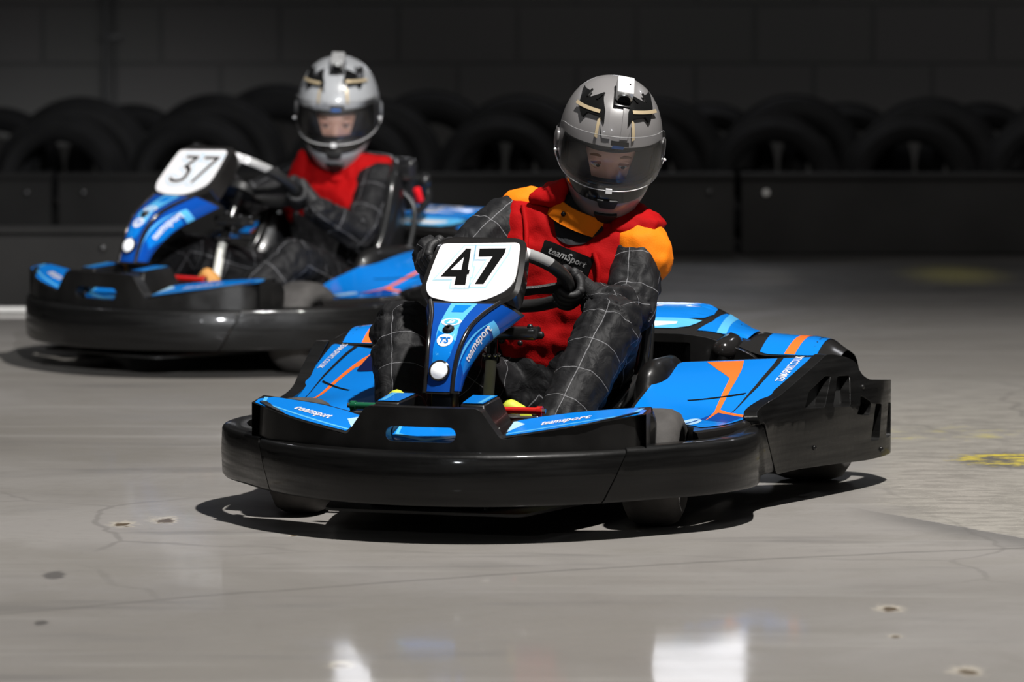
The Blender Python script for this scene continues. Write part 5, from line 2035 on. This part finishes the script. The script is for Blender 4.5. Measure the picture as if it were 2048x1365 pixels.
VENT_R = [(-90, 62), (-57, 63), (-46, 57), (-27, 66), (-14, 49), (-12, 37), (-18, 43), (-35, 44), (-39, 39), (-67, 56)]
VENTS = [VENT_R, [(-a, e) for a, e in VENT_R][::-1]]

D47 = dict(
    hipL=(-0.55, 0.085, 0.185), hipR=(-0.55, -0.085, 0.185), belly=(-0.585, 0.025, 0.34), chestL=(-0.58, 0.125, 0.495), chestR=(-0.59, -0.045, 0.52),
    shL=(-0.570, 0.205, 0.560), shR=(-0.585, -0.112, 0.612), neck=(-0.585, 0.075, 0.650), head=(-0.60, 0.131, 0.798), head_ang=(17, 20, 6), look=(0.18, -0.25),
    elL=(-0.435, 0.228, 0.425), wrL=(-0.310, 0.185, 0.462), elR=(-0.43, -0.205, 0.500), wrR=(-0.245, -0.185, 0.560),
    knL=(-0.270, 0.228, 0.412), anL=(0.030, 0.172, 0.165), knR=(-0.200, -0.236, 0.392), anR=(0.045, -0.160, 0.160),
    heelL=(0.065, 0.150, 0.115), toeL=(0.148, 0.122, 0.262), heelR=(0.070, -0.150, 0.115), toeR=(0.146, -0.138, 0.276),
    gripL=-3, gripR=165, front=(-0.957, -0.29, -0.09), size=1.0,
    bib=[(0.030, 0.665), (0.044, 0.585), (0.070, 0.572), (0.108, 0.574), (0.160, 0.610), (0.10, 0.66)],
    welts={'pocket': [(0.132, 0.555), (0.142, 0.520), (0.140, 0.480), (0.130, 0.440)], 'strap': [(-0.035, 0.66), (-0.028, 0.60), (-0.030, 0.54)]},
    flaps=[[((-0.545, -0.030, 0.672), 0.016), ((-0.525, 0.030, 0.672), 0.018), ((-0.555, 0.034, 0.702), 0.014), ((-0.62, -0.02, 0.690), 0.016)],
           [((-0.560, 0.165, 0.652), 0.012), ((-0.60, 0.20, 0.652), 0.013), ((-0.545, 0.252, 0.620), 0.010), ((-0.535, 0.248, 0.602), 0.010), ((-0.525, 0.165, 0.606), 0.012), ((-0.62, 0.25, 0.615), 0.012)]],
    caps=[[((-0.575, 0.206, 0.570), 0.066), ((-0.560, 0.215, 0.560), 0.069), ((-0.556, 0.232, 0.540), 0.064)], [((-0.61, -0.060, 0.645), 0.054), ((-0.61, -0.082, 0.638), 0.056)]],
    collar=((-0.572, 0.072, 0.612), (0.06, 0.42, 1.0), 0.086, 0.072, 0.042), snap=(-0.492, 0.052, 0.641),
    patch=(0.066, 0.540, -20), shoe='shoeyellow', shoe_label='yellow-green shoe behind the pedal',
    shell='shell47', vents=VENTS, cam=(13, 66), cam_mat='camsilver', cam_label='bright silver camera on the crown')
build_driver('driver in darker grey helmet, red and orange vest, charcoal check suit, in number 47', kart_to_world(POS47, TH47), D47, TURN47)

D37 = dict(
    hipL=(-0.55, 0.080, 0.165), hipR=(-0.55, -0.080, 0.165), belly=(-0.600, -0.010, 0.28), chestL=(-0.61, 0.060, 0.425), chestR=(-0.61, -0.095, 0.425),
    shL=(-0.615, 0.140, 0.490), shR=(-0.615, -0.175, 0.490), neck=(-0.610, -0.018, 0.545), head=(-0.60, -0.005, 0.700), head_ang=(36, 18, 0), look=(-0.05, -0.12),
    elL=(-0.450, 0.205, 0.350), wrL=(-0.315, 0.175, 0.430), elR=(-0.45, -0.250, 0.420), wrR=(-0.250, -0.185, 0.545),
    knL=(-0.170, 0.200, 0.290), anL=(0.050, 0.160, 0.140), knR=(-0.140, -0.215, 0.300), anR=(0.060, -0.160, 0.140),
    heelL=(0.070, 0.150, 0.105), toeL=(0.150, 0.180, 0.272), heelR=(0.070, -0.155, 0.105), toeR=(0.152, -0.128, 0.304),
    vest_belly=(-0.625, -0.014, 0.385), gripL=-12, gripR=168, front=(-0.757, -0.646, -0.09), size=0.94,
    flaps=[[((-0.64, 0.150, 0.548), 0.016), ((-0.58, 0.070, 0.560), 0.020), ((-0.545, 0.030, 0.500), 0.016), ((-0.56, 0.075, 0.500), 0.014), ((-0.60, 0.13, 0.525), 0.016)],
           [((-0.63, -0.165, 0.548), 0.018), ((-0.57, -0.120, 0.560), 0.020), ((-0.545, -0.150, 0.480), 0.018), ((-0.555, -0.10, 0.49), 0.016)]],
    shoe='shoetan', shoe_label='tan shoe behind the pedal',
    shell='shell37', vents=VENTS, cam=(8, 72), cam_mat='silverlabel', cam_label='small grey camera on the crown')
build_driver('driver in light grey helmet, red vest and dark suit, in number 37', kart_to_world(POS37, TH37), D37, TURN37)
